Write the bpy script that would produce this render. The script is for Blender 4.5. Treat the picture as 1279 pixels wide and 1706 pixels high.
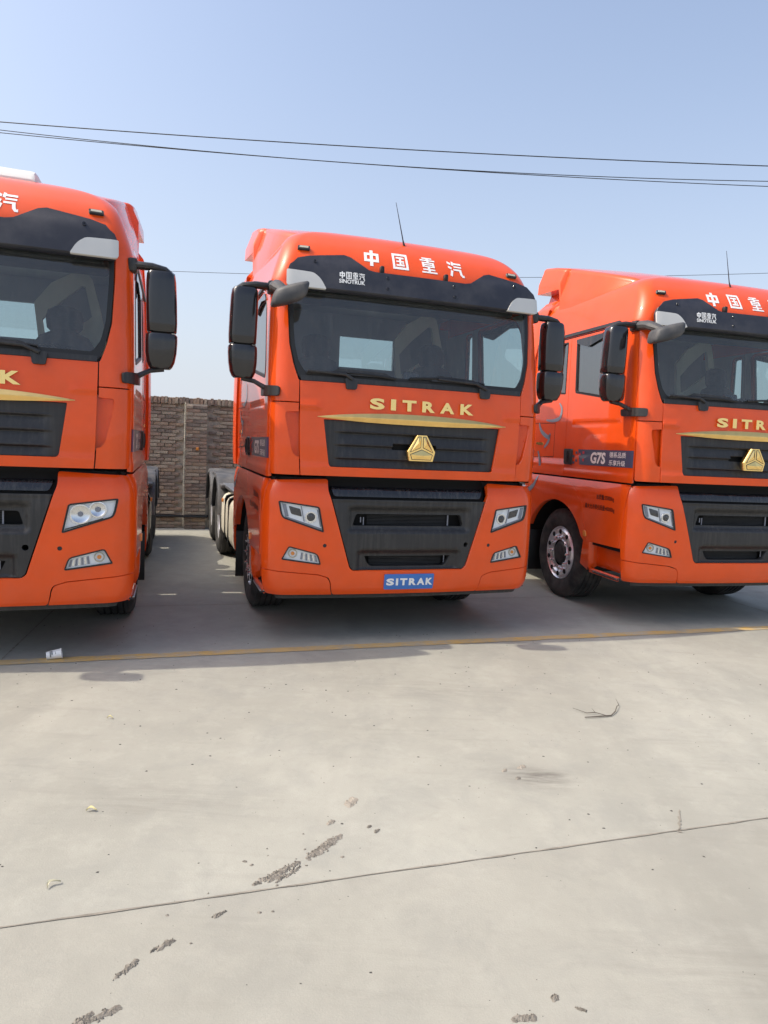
import bpy, bmesh, math, random
from mathutils import Vector, Matrix
random.seed(7)
sc=bpy.context.scene
for o in list(bpy.data.objects): bpy.data.objects.remove(o)
col=sc.collection
R=math.radians
# ---------------------------------------------------------------- camera
cd=bpy.data.cameras.new('camera'); cam=bpy.data.objects.new('camera',cd); col.objects.link(cam)
_p,_r=-0.1003925,-0.0469247
def _rot(p,r):
    c,s=math.cos(p),math.sin(p); A=Matrix(((1,0,0),(0,c,s),(0,-s,c)))
    c,s=math.cos(r),math.sin(r); return Matrix(((c,0,-s),(0,1,0),(s,0,c)))@A
_w=_rot(_p,_r)
cam.matrix_world=Matrix.Translation((0,0,1.685))@Matrix((_w[0],_w[2],-_w[1])).transposed().to_4x4()
cd.sensor_fit='VERTICAL'; cd.sensor_height=36; cd.lens=24.03; cd.clip_end=3000; cd.clip_start=.05
sc.camera=cam
# ---------------------------------------------------------------- sky, sun, exposure
SUN=Vector((-.793,-.145,1)).normalized()
w=bpy.data.worlds.new('World'); sc.world=w; w.use_nodes=True
nt=w.node_tree; bgn=nt.nodes['Background']; sk=nt.nodes.new('ShaderNodeTexSky'); sk.sky_type='NISHITA'; sk.sun_disc=False
sk.sun_elevation=math.asin(SUN.z); sk.sun_rotation=math.atan2(SUN.x,SUN.y); sk.altitude=50; sk.air_density=1.0; sk.dust_density=5.0; sk.ozone_density=2.0
# pale ground haze that whitens the sky all round towards the horizon
tcw=nt.nodes.new('ShaderNodeTexCoord'); sx=nt.nodes.new('ShaderNodeSeparateXYZ'); nt.links.new(tcw.outputs['Generated'],sx.inputs[0])
def _m(op,a,b):
    k=nt.nodes.new('ShaderNodeMath'); k.operation=op
    for i,v in ((0,a),(1,b)):
        if isinstance(v,(int,float)): k.inputs[i].default_value=v
        else: nt.links.new(v,k.inputs[i])
    return k.outputs[0]
hz=_m('MULTIPLY',_m('POWER',2.718,_m('DIVIDE',_m('ABSOLUTE',sx.outputs[2],0),-.30)),.95)
mxw=nt.nodes.new('ShaderNodeMix'); mxw.data_type='RGBA'; nt.links.new(hz,mxw.inputs[0]); nt.links.new(sk.outputs[0],mxw.inputs[6]); mxw.inputs[7].default_value=(3.15,3.4,3.8,1)
nt.links.new(mxw.outputs[2],bgn.inputs[0]); bgn.inputs[1].default_value=.15
sl=bpy.data.lights.new('sun','SUN'); sl.energy=2.0; sl.angle=R(.53); sl.color=(1,.91,.76)
so=bpy.data.objects.new('sun',sl); col.objects.link(so); so.rotation_euler=SUN.to_track_quat('Z','Y').to_euler(); so.location=(-20,-5,25)
sc.view_settings.view_transform='Standard'; sc.view_settings.look='None'; sc.view_settings.exposure=0.78; sc.view_settings.gamma=1; sc.view_settings.use_curve_mapping=False
sc.render.engine='CYCLES'; sc.cycles.max_bounces=8; sc.cycles.transparent_max_bounces=12
# ---------------------------------------------------------------- materials
M={}
def mat(n,c,rough=.5,metal=0,coat=0,var=0,vscale=8,bump=0,bscale=60,dust=0,spec=.5,streak=0,coatr=.04):
    m=bpy.data.materials.new(n); m.use_nodes=True; t=m.node_tree; b=t.nodes['Principled BSDF']
    b.inputs['Base Color'].default_value=(*c,1); b.inputs['Roughness'].default_value=rough; b.inputs['Metallic'].default_value=metal
    b.inputs['Coat Weight'].default_value=coat; b.inputs['Coat Roughness'].default_value=coatr; b.inputs['Specular IOR Level'].default_value=spec
    L=t.links; tc=t.nodes.new('ShaderNodeTexCoord'); src=None
    def noise(sc_,det=5,rg=.6,vec=None):
        n_=t.nodes.new('ShaderNodeTexNoise'); n_.inputs['Scale'].default_value=sc_; n_.inputs['Detail'].default_value=det; n_.inputs['Roughness'].default_value=rg
        L.new(vec or tc.outputs['Object'],n_.inputs['Vector']); return n_
    def mix(fac,a,bcol):
        x=t.nodes.new('ShaderNodeMix'); x.data_type='RGBA'
        if isinstance(fac,float): x.inputs[0].default_value=fac
        else: L.new(fac,x.inputs[0])
        for i,v in ((6,a),(7,bcol)):
            if isinstance(v,tuple): x.inputs[i].default_value=(*v,1)
            else: L.new(v,x.inputs[i])
        return x.outputs[2]
    def ramp(v,a,b_):
        r=t.nodes.new('ShaderNodeMapRange'); r.inputs['From Min'].default_value=a; r.inputs['From Max'].default_value=b_; L.new(v,r.inputs['Value']); return r.outputs[0]
    out=None
    if var:
        n_=noise(vscale); out=mix(ramp(n_.outputs[0],.3,.7),tuple(k*(1-var) for k in c),tuple(min(1,k*(1+var)) for k in c))
    if dust or streak:
        if streak:
            mp=t.nodes.new('ShaderNodeMapping'); mp.inputs['Scale'].default_value=(1,1,.06); L.new(tc.outputs['Object'],mp.inputs['Vector']); n_=noise(38,4,.6,mp.outputs[0]); amt=streak
            n3=noise(2.2); ml=t.nodes.new('ShaderNodeMath'); ml.operation='MULTIPLY'; L.new(ramp(n_.outputs[0],.45,.8),ml.inputs[0]); L.new(ramp(n3.outputs[0],.3,.65),ml.inputs[1]); v=ml.outputs[0]
        else:
            n_=noise(5); v=ramp(n_.outputs[0],.42,.75); amt=dust
        k=t.nodes.new('ShaderNodeMath'); k.operation='MULTIPLY'; k.inputs[1].default_value=amt; L.new(v,k.inputs[0])
        out=mix(k.outputs[0],out or c,(.42,.38,.33))
        rr=t.nodes.new('ShaderNodeMath'); rr.operation='MULTIPLY_ADD'; rr.inputs[1].default_value=.6; rr.inputs[2].default_value=rough; L.new(k.outputs[0],rr.inputs[0]); L.new(rr.outputs[0],b.inputs['Roughness'])
    if out: L.new(out,b.inputs['Base Color'])
    if bump:
        n_=noise(bscale); bp=t.nodes.new('ShaderNodeBump'); bp.inputs['Strength'].default_value=bump; bp.inputs['Distance'].default_value=.01; L.new(n_.outputs[0],bp.inputs['Height']); L.new(bp.outputs[0],b.inputs['Normal'])
    M[n]=m; return m
mat('paint',(.78,.080,.005),.36,0,.75,.07,3,dust=.03,spec=.15)
mat('black_plastic',(.019,.019,.020),.42,0,0,.2,6,bump=.15,bscale=220,streak=.11)
mat('mirror_plastic',(.012,.012,.014),.16,0,.5,streak=.03)
mat('visor_grey',(.021,.023,.034),.45,0,0,.1,5,dust=.07)
mat('gloss_black',(.010,.010,.014),.18,0,.3,streak=.22)
mat('deep_black',(.004,.004,.004),.8)
mat('rubber_seal',(.008,.008,.008),.5)
mat('silver_plate',(.60,.59,.55),.42,.25,0,.05,5,dust=.15)
mat('gold',(1.0,.70,.26),.16,1.0)
mat('satin_gold',(.88,.60,.22),.33,1.0,0,.08,10)
mat('chrome',(.85,.85,.86),.10,1.0)
mat('reflector',(.80,.80,.80),.16,1.0)
mat('lamp_white',(.88,.89,.90),.28,.0)
mat('lamp_grey',(.22,.23,.27),.3,.2)
mat('lamp_dark',(.03,.03,.035),.1,.2,.6)
mat('amber',(.75,.25,.03),.25,0,.5)
mat('alloy',(.78,.78,.80),.30,.72,0,.08,30)
mat('tyre_rubber',(.018,.018,.018),.82,0,0,.35,14,bump=.2,bscale=90,dust=.18)
mat('chassis',(.020,.020,.022),.6,0,0,.3,5,dust=.2)
mat('fender_grey',(.045,.047,.052),.55,0,0,.15,6,dust=.22)
mat('tank_cream',(.66,.62,.50),.45,0,.2,.06,5,dust=.15)
mat('steel_tread',(.35,.36,.37),.35,.9,0,.3,40)
mat('decal_white',(.82,.82,.80),.35,0,.4)
mat('decal_slate',(.055,.075,.135),.35,0,.5)
mat('decal_blue',(.22,.27,.33),.35,0,.5)
mat('decal_dark',(.045,.006,.003),.5)
mat('decal_red',(.55,.04,.05),.4)
mat('plate_blue',(.03,.16,.50),.35,0,.3,.06,8)
mat('rear_trim',(.30,.31,.32),.8,0,0,.08,4)
mat('liner_grey',(.42,.42,.40),.8,0,0,.08,4)
mat('interior',(.030,.031,.033),.7,0,0,.2,5)
mat('seat_fabric',(.055,.055,.058),.85,0,0,.2,30)
mat('reflection_beige',(.72,.66,.50),.6,0,0,.05,4)
mat('ac_white',(.72,.70,.66),.4,0,.2,.04,5,dust=.2)
mat('marker_lens',(.45,.42,.33),.2,0,.5)
mat('mortar',(.46,.40,.32),.95,0,0,.3,9,bump=.5,bscale=60)
mat('pale_cable',(.72,.66,.50),.6)
mat('wire_black',(.010,.010,.012),.6)
mat('pole_concrete',(.38,.37,.35),.9,0,0,.15,3)
mat('paper_white',(.82,.81,.78),.6,0,0,.03,30)
mat('ink_grey',(.10,.11,.11),.6)
mat('twig_bark',(.10,.085,.07),.9)
mat('leaf_dry',(.55,.50,.26),.8)
mat('leaf_pale',(.55,.52,.38),.8)
mat('grit_dark',(.07,.065,.06),.95)
def glass(n,tint,rough=.0,dirt=.0,f0=.04):
    m=bpy.data.materials.new(n); m.use_nodes=True; t=m.node_tree; t.nodes.clear(); L=t.links
    o=t.nodes.new('ShaderNodeOutputMaterial'); tr=t.nodes.new('ShaderNodeBsdfTransparent'); tr.inputs[0].default_value=(*tint,1)
    g=t.nodes.new('ShaderNodeBsdfGlossy'); g.inputs['Roughness'].default_value=rough; lw=t.nodes.new('ShaderNodeLayerWeight'); lw.inputs[0].default_value=.5
    pw=t.nodes.new('ShaderNodeMath'); pw.operation='POWER'; L.new(lw.outputs['Facing'],pw.inputs[0]); pw.inputs[1].default_value=5
    f=t.nodes.new('ShaderNodeMath'); f.operation='MULTIPLY_ADD'; L.new(pw.outputs[0],f.inputs[0]); f.inputs[1].default_value=1-f0; f.inputs[2].default_value=f0   # Schlick
    mx=t.nodes.new('ShaderNodeMixShader'); L.new(f.outputs[0],mx.inputs[0]); L.new(tr.outputs[0],mx.inputs[1]); L.new(g.outputs[0],mx.inputs[2]); out=mx
    if dirt:
        tc=t.nodes.new('ShaderNodeTexCoord'); mp=t.nodes.new('ShaderNodeMapping'); mp.inputs['Scale'].default_value=(1,1,.05); L.new(tc.outputs['Object'],mp.inputs[0])
        nz=t.nodes.new('ShaderNodeTexNoise'); nz.inputs['Scale'].default_value=30; nz.inputs['Detail'].default_value=5; L.new(mp.outputs[0],nz.inputs['Vector'])
        n2=t.nodes.new('ShaderNodeTexNoise'); n2.inputs['Scale'].default_value=2.5; L.new(tc.outputs['Object'],n2.inputs['Vector'])
        r=t.nodes.new('ShaderNodeMapRange'); r.inputs['From Min'].default_value=.35; r.inputs['From Max'].default_value=.85; r.inputs['To Max'].default_value=dirt*2.2; L.new(nz.outputs[0],r.inputs[0])
        k=t.nodes.new('ShaderNodeMath'); k.operation='MULTIPLY_ADD'; L.new(r.outputs[0],k.inputs[0]); L.new(n2.outputs[0],k.inputs[1]); k.inputs[2].default_value=dirt*.5
        d=t.nodes.new('ShaderNodeBsdfDiffuse'); d.inputs[0].default_value=(.45,.43,.40,1)
        m2=t.nodes.new('ShaderNodeMixShader'); L.new(k.outputs[0],m2.inputs[0]); L.new(mx.outputs[0],m2.inputs[1]); L.new(d.outputs[0],m2.inputs[2]); out=m2
    L.new(out.outputs[0],o.inputs[0]); M[n]=m
glass('windscreen_glass',(.60,.70,.73),dirt=.06,f0=.085)
glass('side_glass',(.78,.90,.86),dirt=.03,f0=.27)
glass('lamp_glass',(.93,.94,.95))
# ---------------------------------------------------------------- mesh helpers
def mk(name,verts,faces,m,parent=None,normals=None,sharp=35,smooth=True):
    me=bpy.data.meshes.new(name); me.from_pydata([tuple(v) for v in verts],[],faces); me.update()
    if m: me.materials.append(M[m])
    if smooth:
        me.polygons.foreach_set('use_smooth',[True]*len(me.polygons))
        if normals: me.normals_split_custom_set_from_vertices([tuple(n) for n in normals])
        else: me.set_sharp_from_angle(angle=R(sharp))
    o=bpy.data.objects.new(name,me); col.objects.link(o); o.parent=parent; return o
def bmo(name,bm,m,parent=None,sharp=35,smooth=True):
    me=bpy.data.meshes.new(name); bm.normal_update(); bm.to_mesh(me); bm.free()
    if m: me.materials.append(M[m])
    if smooth:
        me.polygons.foreach_set('use_smooth',[True]*len(me.polygons)); me.set_sharp_from_angle(angle=R(sharp))
    o=bpy.data.objects.new(name,me); col.objects.link(o); o.parent=parent; return o
def box(bm,c,s,bev=0,rot=None,seg=2):
    r=bmesh.ops.create_cube(bm,size=1); vs=r['verts']
    for v in vs: v.co=Vector((v.co.x*s[0],v.co.y*s[1],v.co.z*s[2]))
    if bev: 
        es=list({e for v in vs for e in v.link_edges}); rr=bmesh.ops.bevel(bm,geom=es,offset=bev,segments=seg,affect='EDGES',profile=.5); vs=list({v for f in rr['faces'] for v in f.verts}|{v for v in vs if v.is_valid})
    for v in vs:
        if rot: v.co=rot@v.co
        v.co+=Vector(c)
    return vs
def boxo(name,c,s,m,parent=None,bev=.01,rot=None): bm=bmesh.new(); box(bm,c,s,bev,rot); return bmo(name,bm,m,parent)
def tube(bm,pts,r,n=10,cap=True,flat=1.0):
    pts=[Vector(p) for p in pts]; rings=[]; up=None
    for i,p in enumerate(pts):
        d=(pts[min(i+1,len(pts)-1)]-pts[max(i-1,0)]).normalized()
        a=d.cross(Vector((0,0,1)));  a=a if a.length>.05 else d.cross(Vector((0,1,0)))
        if up is not None and a.dot(up)<0: a=-a
        a.normalize(); up=a; b=a.cross(d).normalized(); rr=r[i] if isinstance(r,(list,tuple)) else r
        rings.append([bm.verts.new(p+a*rr*math.cos(2*math.pi*k/n)+b*rr*flat*math.sin(2*math.pi*k/n)) for k in range(n)])
    for A,B in zip(rings,rings[1:]):
        for k in range(n): bm.faces.new((A[k],A[(k+1)%n],B[(k+1)%n],B[k]))
    if cap: bm.faces.new(rings[0][::-1]); bm.faces.new(rings[-1])
def tubeo(name,pts,r,m,parent=None,n=10,flat=1.0): bm=bmesh.new(); tube(bm,pts,r,n,True,flat); bmesh.ops.recalc_face_normals(bm,faces=bm.faces); return bmo(name,bm,m,parent)
def lathe(bm,prof,c,n=48,axis='x',sgn=1):
    # prof: (along axis, radius)
    rings=[]
    for a,r in prof:
        ring=[]
        for k in range(n):
            t=2*math.pi*k/n
            ring.append(bm.verts.new((c[0]+sgn*a,c[1]+r*math.cos(t),c[2]+r*math.sin(t)) if axis=='x' else (c[0]+r*math.cos(t),c[1]+r*math.sin(t),c[2]+a)))
        rings.append(ring)
    for A,B in zip(rings,rings[1:]):
        for k in range(n): bm.faces.new((A[k],A[(k+1)%n],B[(k+1)%n],B[k]))
    return rings
def loft(name,rings,m,parent=None,cap=True,sharp=40):
    bm=bmesh.new(); rs=[[bm.verts.new(p) for p in r] for r in rings]; n=len(rs[0])
    for A,B in zip(rs,rs[1:]):
        for k in range(n): bm.faces.new((A[k],A[(k+1)%n],B[(k+1)%n],B[k]))
    if cap: bm.faces.new(rs[0][::-1]); bm.faces.new(rs[-1])
    bmesh.ops.recalc_face_normals(bm,faces=bm.faces); return bmo(name,bm,m,parent,sharp)
def rpoly(pts,r,n=5):
    out=[]; m=len(pts)
    for i in range(m):
        p=Vector(pts[i]).to_2d(); a=Vector(pts[i-1]).to_2d(); b=Vector(pts[(i+1)%m]).to_2d()
        rr=r[i] if isinstance(r,(list,tuple)) else r
        if rr<=0: out.append(tuple(p)); continue
        da=(a-p); db=(b-p); k=min(rr,da.length*.45,db.length*.45); A=p+da.normalized()*k; B=p+db.normalized()*k
        for j in range(n+1):
            t=j/n; q=A*(1-t)**2+p*2*t*(1-t)+B*t*t; out.append((q.x,q.y))
    return out
def neg(poly): return [(-u,z) for u,z in poly][::-1]
def area(p): return sum(p[i-1][0]*p[i][1]-p[i][0]*p[i-1][1] for i in range(len(p)))/2
def inset(poly,d):
    # offset a polygon inwards by d
    if area(poly)<0: poly=poly[::-1]
    out=[]; m=len(poly)
    for i in range(m):
        a,p,b=(Vector(poly[k]) for k in (i-1,i,(i+1)%m)); e1=(p-a); e2=(b-p)
        if e1.length<1e-6 or e2.length<1e-6: continue
        e1.normalize(); e2.normalize(); n1=Vector((-e1.y,e1.x)); n2=Vector((-e2.y,e2.x)); bi=n1+n2
        if bi.length<1e-4: continue
        bi.normalize(); k=d/max(.4,bi.dot(n1)); out.append((p.x+bi.x*k,p.y+bi.y*k))
    return out
import math
UA,UC,YE0=1.06,1.30,0.16
def _lerp(tab,z):
    if z<=tab[0][0]: return tab[0][1:]
    for a,b in zip(tab,tab[1:]):
        if z<=b[0]:
            t=(z-a[0])/(b[0]-a[0]); return tuple(p+(q-p)*t for p,q in zip(a[1:],b[1:]))
    return tab[-1][1:]
def _smooth(tab,n=6):
    # catmull-rom resample so the shells are curved, not faceted
    out=[]
    m=len(tab)
    for i in range(m-1):
        p0=tab[max(i-1,0)];p1=tab[i];p2=tab[i+1];p3=tab[min(i+2,m-1)]
        for k in range(n):
            t=k/n
            z=p1[0]+(p2[0]-p1[0])*t
            row=[z]
            for j in range(1,len(p1)):
                d1=(p2[j]-p0[j])/max(p2[0]-p0[0],1e-6)*(p2[0]-p1[0]); d2=(p3[j]-p1[j])/max(p3[0]-p1[0],1e-6)*(p2[0]-p1[0])
                h=(2*t**3-3*t*t+1)*p1[j]+(t**3-2*t*t+t)*d1+(-2*t**3+3*t*t)*p2[j]+(t**3-t*t)*d2
                row.append(h)
            out.append(tuple(row))
    out.append(tuple(tab[-1])); return out
# z, yF, W, r, c
SH={
 'low':_smooth([(.40,.060,1.195,.17,.045),(.47,.018,1.232,.17,.045),(.60,.002,1.243,.17,.045),(.90,0.,1.247,.17,.045),(1.16,.006,1.247,.17,.045),(1.27,.020,1.245,.17,.045),(1.33,.042,1.232,.17,.045),(1.41,.085,1.20,.17,.045)]),
 'up':_smooth([(1.38,.006,1.205,.15,.04),(1.46,.0,1.212,.15,.04),(1.75,0.,1.218,.15,.04),(2.10,.010,1.218,.15,.045),(2.25,.028,1.216,.15,.05),(2.60,.080,1.208,.15,.05),(2.95,.140,1.198,.15,.05),(3.10,.180,1.192,.15,.05),(3.30,.245,1.180,.15,.05)]),
 'roof':_smooth([(2.86,.150,1.204,.13,.05),(2.98,.160,1.200,.13,.05),(3.10,.182,1.195,.13,.055),(3.20,.235,1.190,.12,.05),(3.29,.300,1.180,.11,.05),(3.36,.370,1.155,.115,.05),(3.41,.430,1.105,.12,.05),(3.45,.495,1.00,.13,.05),(3.485,.585,.79,.13,.05),(3.51,.70,.56,.12,.04),(3.53,.86,.30,.09,.04),(3.54,1.02,.06,.03,.04)],4),
}
def S0(sh,u,z):
    yF,W,r,c=_lerp(SH[sh],z)
    s=1 if u>=0 else -1; u=abs(u); a=max(W-r,.001); ya=yF+c*a*a; f0=math.atan(2*c*a); R=(W-a)/(1-math.sin(f0))
    ye=ya+R*math.cos(f0)
    if u<=UA: x=u*a/UA; y=yF+c*x*x
    elif u<=UC:
        f=f0+(math.pi/2-f0)*(u-UA)/(UC-UA); x=a+R*(math.sin(f)-math.sin(f0)); y=ya+R*(math.cos(f0)-math.cos(f))
    else: x=W; y=ye+(u-UC)*(2.28-ye)/(2.28-YE0)
    if sh=='roof' and z>2.95:   # the roof flanks draw in towards the front
        t=min(1.,(z-2.95)/.45); x*=1-.105*t**1.2*min(1.1,max(0.,(2.28-y)/1.8))
    return (s*x,y,z)
def SN(sh,u,z):
    e=.004
    p=S0(sh,u-e,z);q=S0(sh,u+e,z);a=S0(sh,u,z-e);b=S0(sh,u,z+e)
    d1=[j-i for i,j in zip(p,q)];d2=[j-i for i,j in zip(a,b)]
    n=(d1[1]*d2[2]-d1[2]*d2[1],d1[2]*d2[0]-d1[0]*d2[2],d1[0]*d2[1]-d1[1]*d2[0])
    l=math.sqrt(sum(k*k for k in n)) or 1; return tuple(k/l for k in n)
def S(sh,u,z,off=0.):
    p=S0(sh,u,z)
    if off: n=SN(sh,u,z); p=tuple(i+off*j for i,j in zip(p,n))
    return p
def uy(y): return UC+y-YE0
def panel(name,sh,poly,m,parent=None,holes=(),off=0.,depth=.03,du=.07,dz=.07,offf=None,back=False):
    bm=bmesh.new(); edges=[]
    for loop in [poly]+list(holes):
        vs=[bm.verts.new((u,z,0)) for u,z in loop]
        edges+=[bm.edges.new((vs[i-1],vs[i])) for i in range(len(vs))]
    bmesh.ops.triangle_fill(bm,use_beauty=True,use_dissolve=False,edges=edges)
    us=[v.co.x for v in bm.verts]; zs=[v.co.y for v in bm.verts]
    cuts=[('u',k*du) for k in range(math.floor(min(us)/du),math.ceil(max(us)/du)+1)]+[('z',k*dz) for k in range(math.floor(min(zs)/dz),math.ceil(max(zs)/dz)+1)]
    for s in (-1,1): cuts+=[('u',s*(UA+(UC-UA)*k/12)) for k in range(13)]
    for ax,v in cuts:
        if ax=='u' and not min(us)<v<max(us) or ax=='z' and not min(zs)<v<max(zs): continue
        bmesh.ops.bisect_plane(bm,geom=bm.verts[:]+bm.edges[:]+bm.faces[:],dist=1e-5,plane_co=(v,0,0) if ax=='u' else (0,v,0),plane_no=(1,0,0) if ax=='u' else (0,1,0))
    bmesh.ops.remove_doubles(bm,verts=bm.verts[:],dist=2e-5)
    bm.normal_update()
    for f in bm.faces:
        if f.normal.z<0: f.normal_flip()
    bm.verts.index_update(); bm.verts.ensure_lookup_table()
    def P(u,z): return Vector(S(sh,u,z,off+(offf(u,z) if offf else 0.)))
    e=.003; V=[];N=[]
    for v in bm.verts:
        u,z=v.co.x,v.co.y; V.append(P(u,z))
        N.append((P(u+e,z)-P(u-e,z)).cross(P(u,z+e)-P(u,z-e)).normalized())
    F=[[v.index for v in f.verts] for f in bm.faces if f.calc_area()>1e-9]
    if depth:
        for f in bm.faces:
            for l in f.loops:
                if len(l.edge.link_faces)==1:
                    a,b=l.vert.index,l.link_loop_next.vert.index; d=(V[b]-V[a])
                    if d.length<1e-7: continue
                    o=d.normalized().cross((N[a]+N[b]).normalized()); i=len(V)
                    V+= [V[a],V[a]-N[a]*depth,V[b]-N[b]*depth,V[b]]; N+=[(N[a]+o).normalized(),o,o,(N[b]+o).normalized()]; F.append([i,i+1,i+2,i+3])
    bm.free(); return mk(name,V,F,m,parent,N)
def ux(x,z,sh='low'):
    s=1 if x>=0 else -1; a,b=0.,UC
    for _ in range(40):
        c=(a+b)/2
        if S0(sh,c,z)[0]<abs(x): a=c
        else: b=c
    return s*(a+b)/2
def ring(name,sh,poly,wd,m,parent,off=.004,depth=.02): return panel(name,sh,poly,m,parent,[inset(poly,wd)],off,depth)
_tc={}
def textpoly(body,bold=0.,ext=0.):
    cu=bpy.data.curves.new('t','FONT'); cu.body=body; cu.size=1; cu.offset=bold; cu.extrude=ext; cu.resolution_u=3
    o=bpy.data.objects.new('t',cu); me=o.to_mesh(); vs=[v.co.copy() for v in me.vertices]; fs=[list(p.vertices) for p in me.polygons]; o.to_mesh_clear(); bpy.data.objects.remove(o); bpy.data.curves.remove(cu)
    return vs,fs
def text(name,body,sh,u0,z0,wd,ht,m,parent=None,bold=0.,ext=0.,off=.003,shear=0.,fn=None):
    # lettering wrapped on a shell, centred on (u0,z0), wd x ht metres
    vs,fs=textpoly(body,bold,1. if ext else 0.)
    x0=min(v.x for v in vs);x1=max(v.x for v in vs);y0=min(v.y for v in vs);y1=max(v.y for v in vs)
    P=[]
    for v in vs:
        a=(v.x-(x0+x1)/2)/(x1-x0)*wd; b=(v.y-(y0+y1)/2)/(y1-y0)*ht; a+=shear*b; d=off+(ext*(v.z+1)/2 if ext else 0)
        P.append(fn(a,b,d) if fn else S(sh,u0+a,z0+b,d))
    return mk(name,P,fs,m,parent,sharp=30,smooth=bool(ext))
# heavy block lettering drawn stroke by stroke on a 10 x 10 field
GLYPH={'中':[(.4,2.6,2.2,8.2),(7.8,2.6,9.6,8.2),(2.2,6.6,7.8,8.2),(2.2,2.6,7.8,4.2),(4.0,0,6.0,2.6),(4.0,4.2,6.0,6.6),(4.0,8.2,6.0,10)],
'国':[(0,0,1.5,10),(8.5,0,10,10),(1.5,8.6,8.5,10),(1.5,0,8.5,1.4),(2.4,6.7,7.6,7.8),(2.6,4.5,7.4,5.5),(2.4,2.1,7.6,3.2),(4.4,5.5,5.7,6.7),(4.4,3.2,5.7,4.5),(6.3,3.4,7.4,4.3)],
'重':[(1.6,9.1,8.4,10),(0,7.7,10,8.6),(4.2,8.6,5.8,9.1),(4.2,7.0,5.8,7.7),(.9,3.7,2.4,7.0),(7.6,3.7,9.1,7.0),(2.4,6.2,7.6,7.0),(2.4,4.95,7.6,5.75),(2.4,3.7,7.6,4.5),(4.2,2.7,5.8,3.7),(1,1.8,9,2.7),(4.2,.95,5.8,1.8),(0,0,10,.95)],
'汽':[[(.6,9.8),(.2,8.3),(2.4,7.3),(2.8,8.8)],[(.3,6.8),(0,5.4),(2.2,4.5),(2.6,5.9)],[(1.6,4.2),(3.0,3.6),(1.6,0),(.2,.6)],[(3.6,10),(5.0,9.6),(4.2,6.9),(2.9,7.4)],(4.6,7.9,10,9.1),(4.2,6.0,9.6,7.0),(3.4,4.0,8.9,5.1),[(7.3,4.0),(8.9,4.0),(8.9,2.2),(7.3,1.6)],[(7.3,1.6),(8.9,2.2),(9.3,1.3),(8.4,0)],[(8.4,0),(9.3,1.3),(10,1.6),(10,.1)]]}
def glyph(name,ch,sh,u0,z0,wd,ht,m,parent,off=.003):
    V=[];F=[]; n=5
    for st in GLYPH[ch]:
        q4=[(st[0],st[1]),(st[2],st[1]),(st[2],st[3]),(st[0],st[3])] if isinstance(st,tuple) else st
        if area(q4)<0: q4=q4[::-1]
        b=len(V)
        for i in range(n+1):
            for j in range(n+1):
                a,c=i/n,j/n; x=(q4[0][0]*(1-a)+q4[1][0]*a)*(1-c)+(q4[3][0]*(1-a)+q4[2][0]*a)*c; y=(q4[0][1]*(1-a)+q4[1][1]*a)*(1-c)+(q4[3][1]*(1-a)+q4[2][1]*a)*c
                V.append(S(sh,u0+(x/10-.5)*wd,z0+(y/10-.5)*ht,off))
        F+=[(b+i*(n+1)+j,b+(i+1)*(n+1)+j,b+(i+1)*(n+1)+j+1,b+i*(n+1)+j+1) for i in range(n) for j in range(n)]
    return mk(name,V,F,m,parent,smooth=False)
def spaced(name,word,cells,sh,z0,ht,m,parent,bold,ext=0.,off=.003):
    for ch,(a,b) in zip(word,cells): text(name,ch,sh,(a+b)/2,z0,b-a,ht,m,parent,bold=bold,ext=ext,off=off)
# ---------------------------------------------------------------- tags
def tag(o,label,cat,group=None):
    o['label']=label; o['category']=cat
    if group: o['group']=group
    return o
def struct(o): o['kind']='structure'; return o
def empty(name,loc=(0,0,0),rz=0,parent=None):
    o=bpy.data.objects.new(name,None); col.objects.link(o); o.location=loc; o.rotation_euler=(0,0,rz); o.parent=parent; o.empty_display_size=.2; return o
def deep(o,parent):
    c=o.copy(); col.objects.link(c); c.parent=parent
    for ch in list(o.children): deep(ch,c)
    return c
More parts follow.
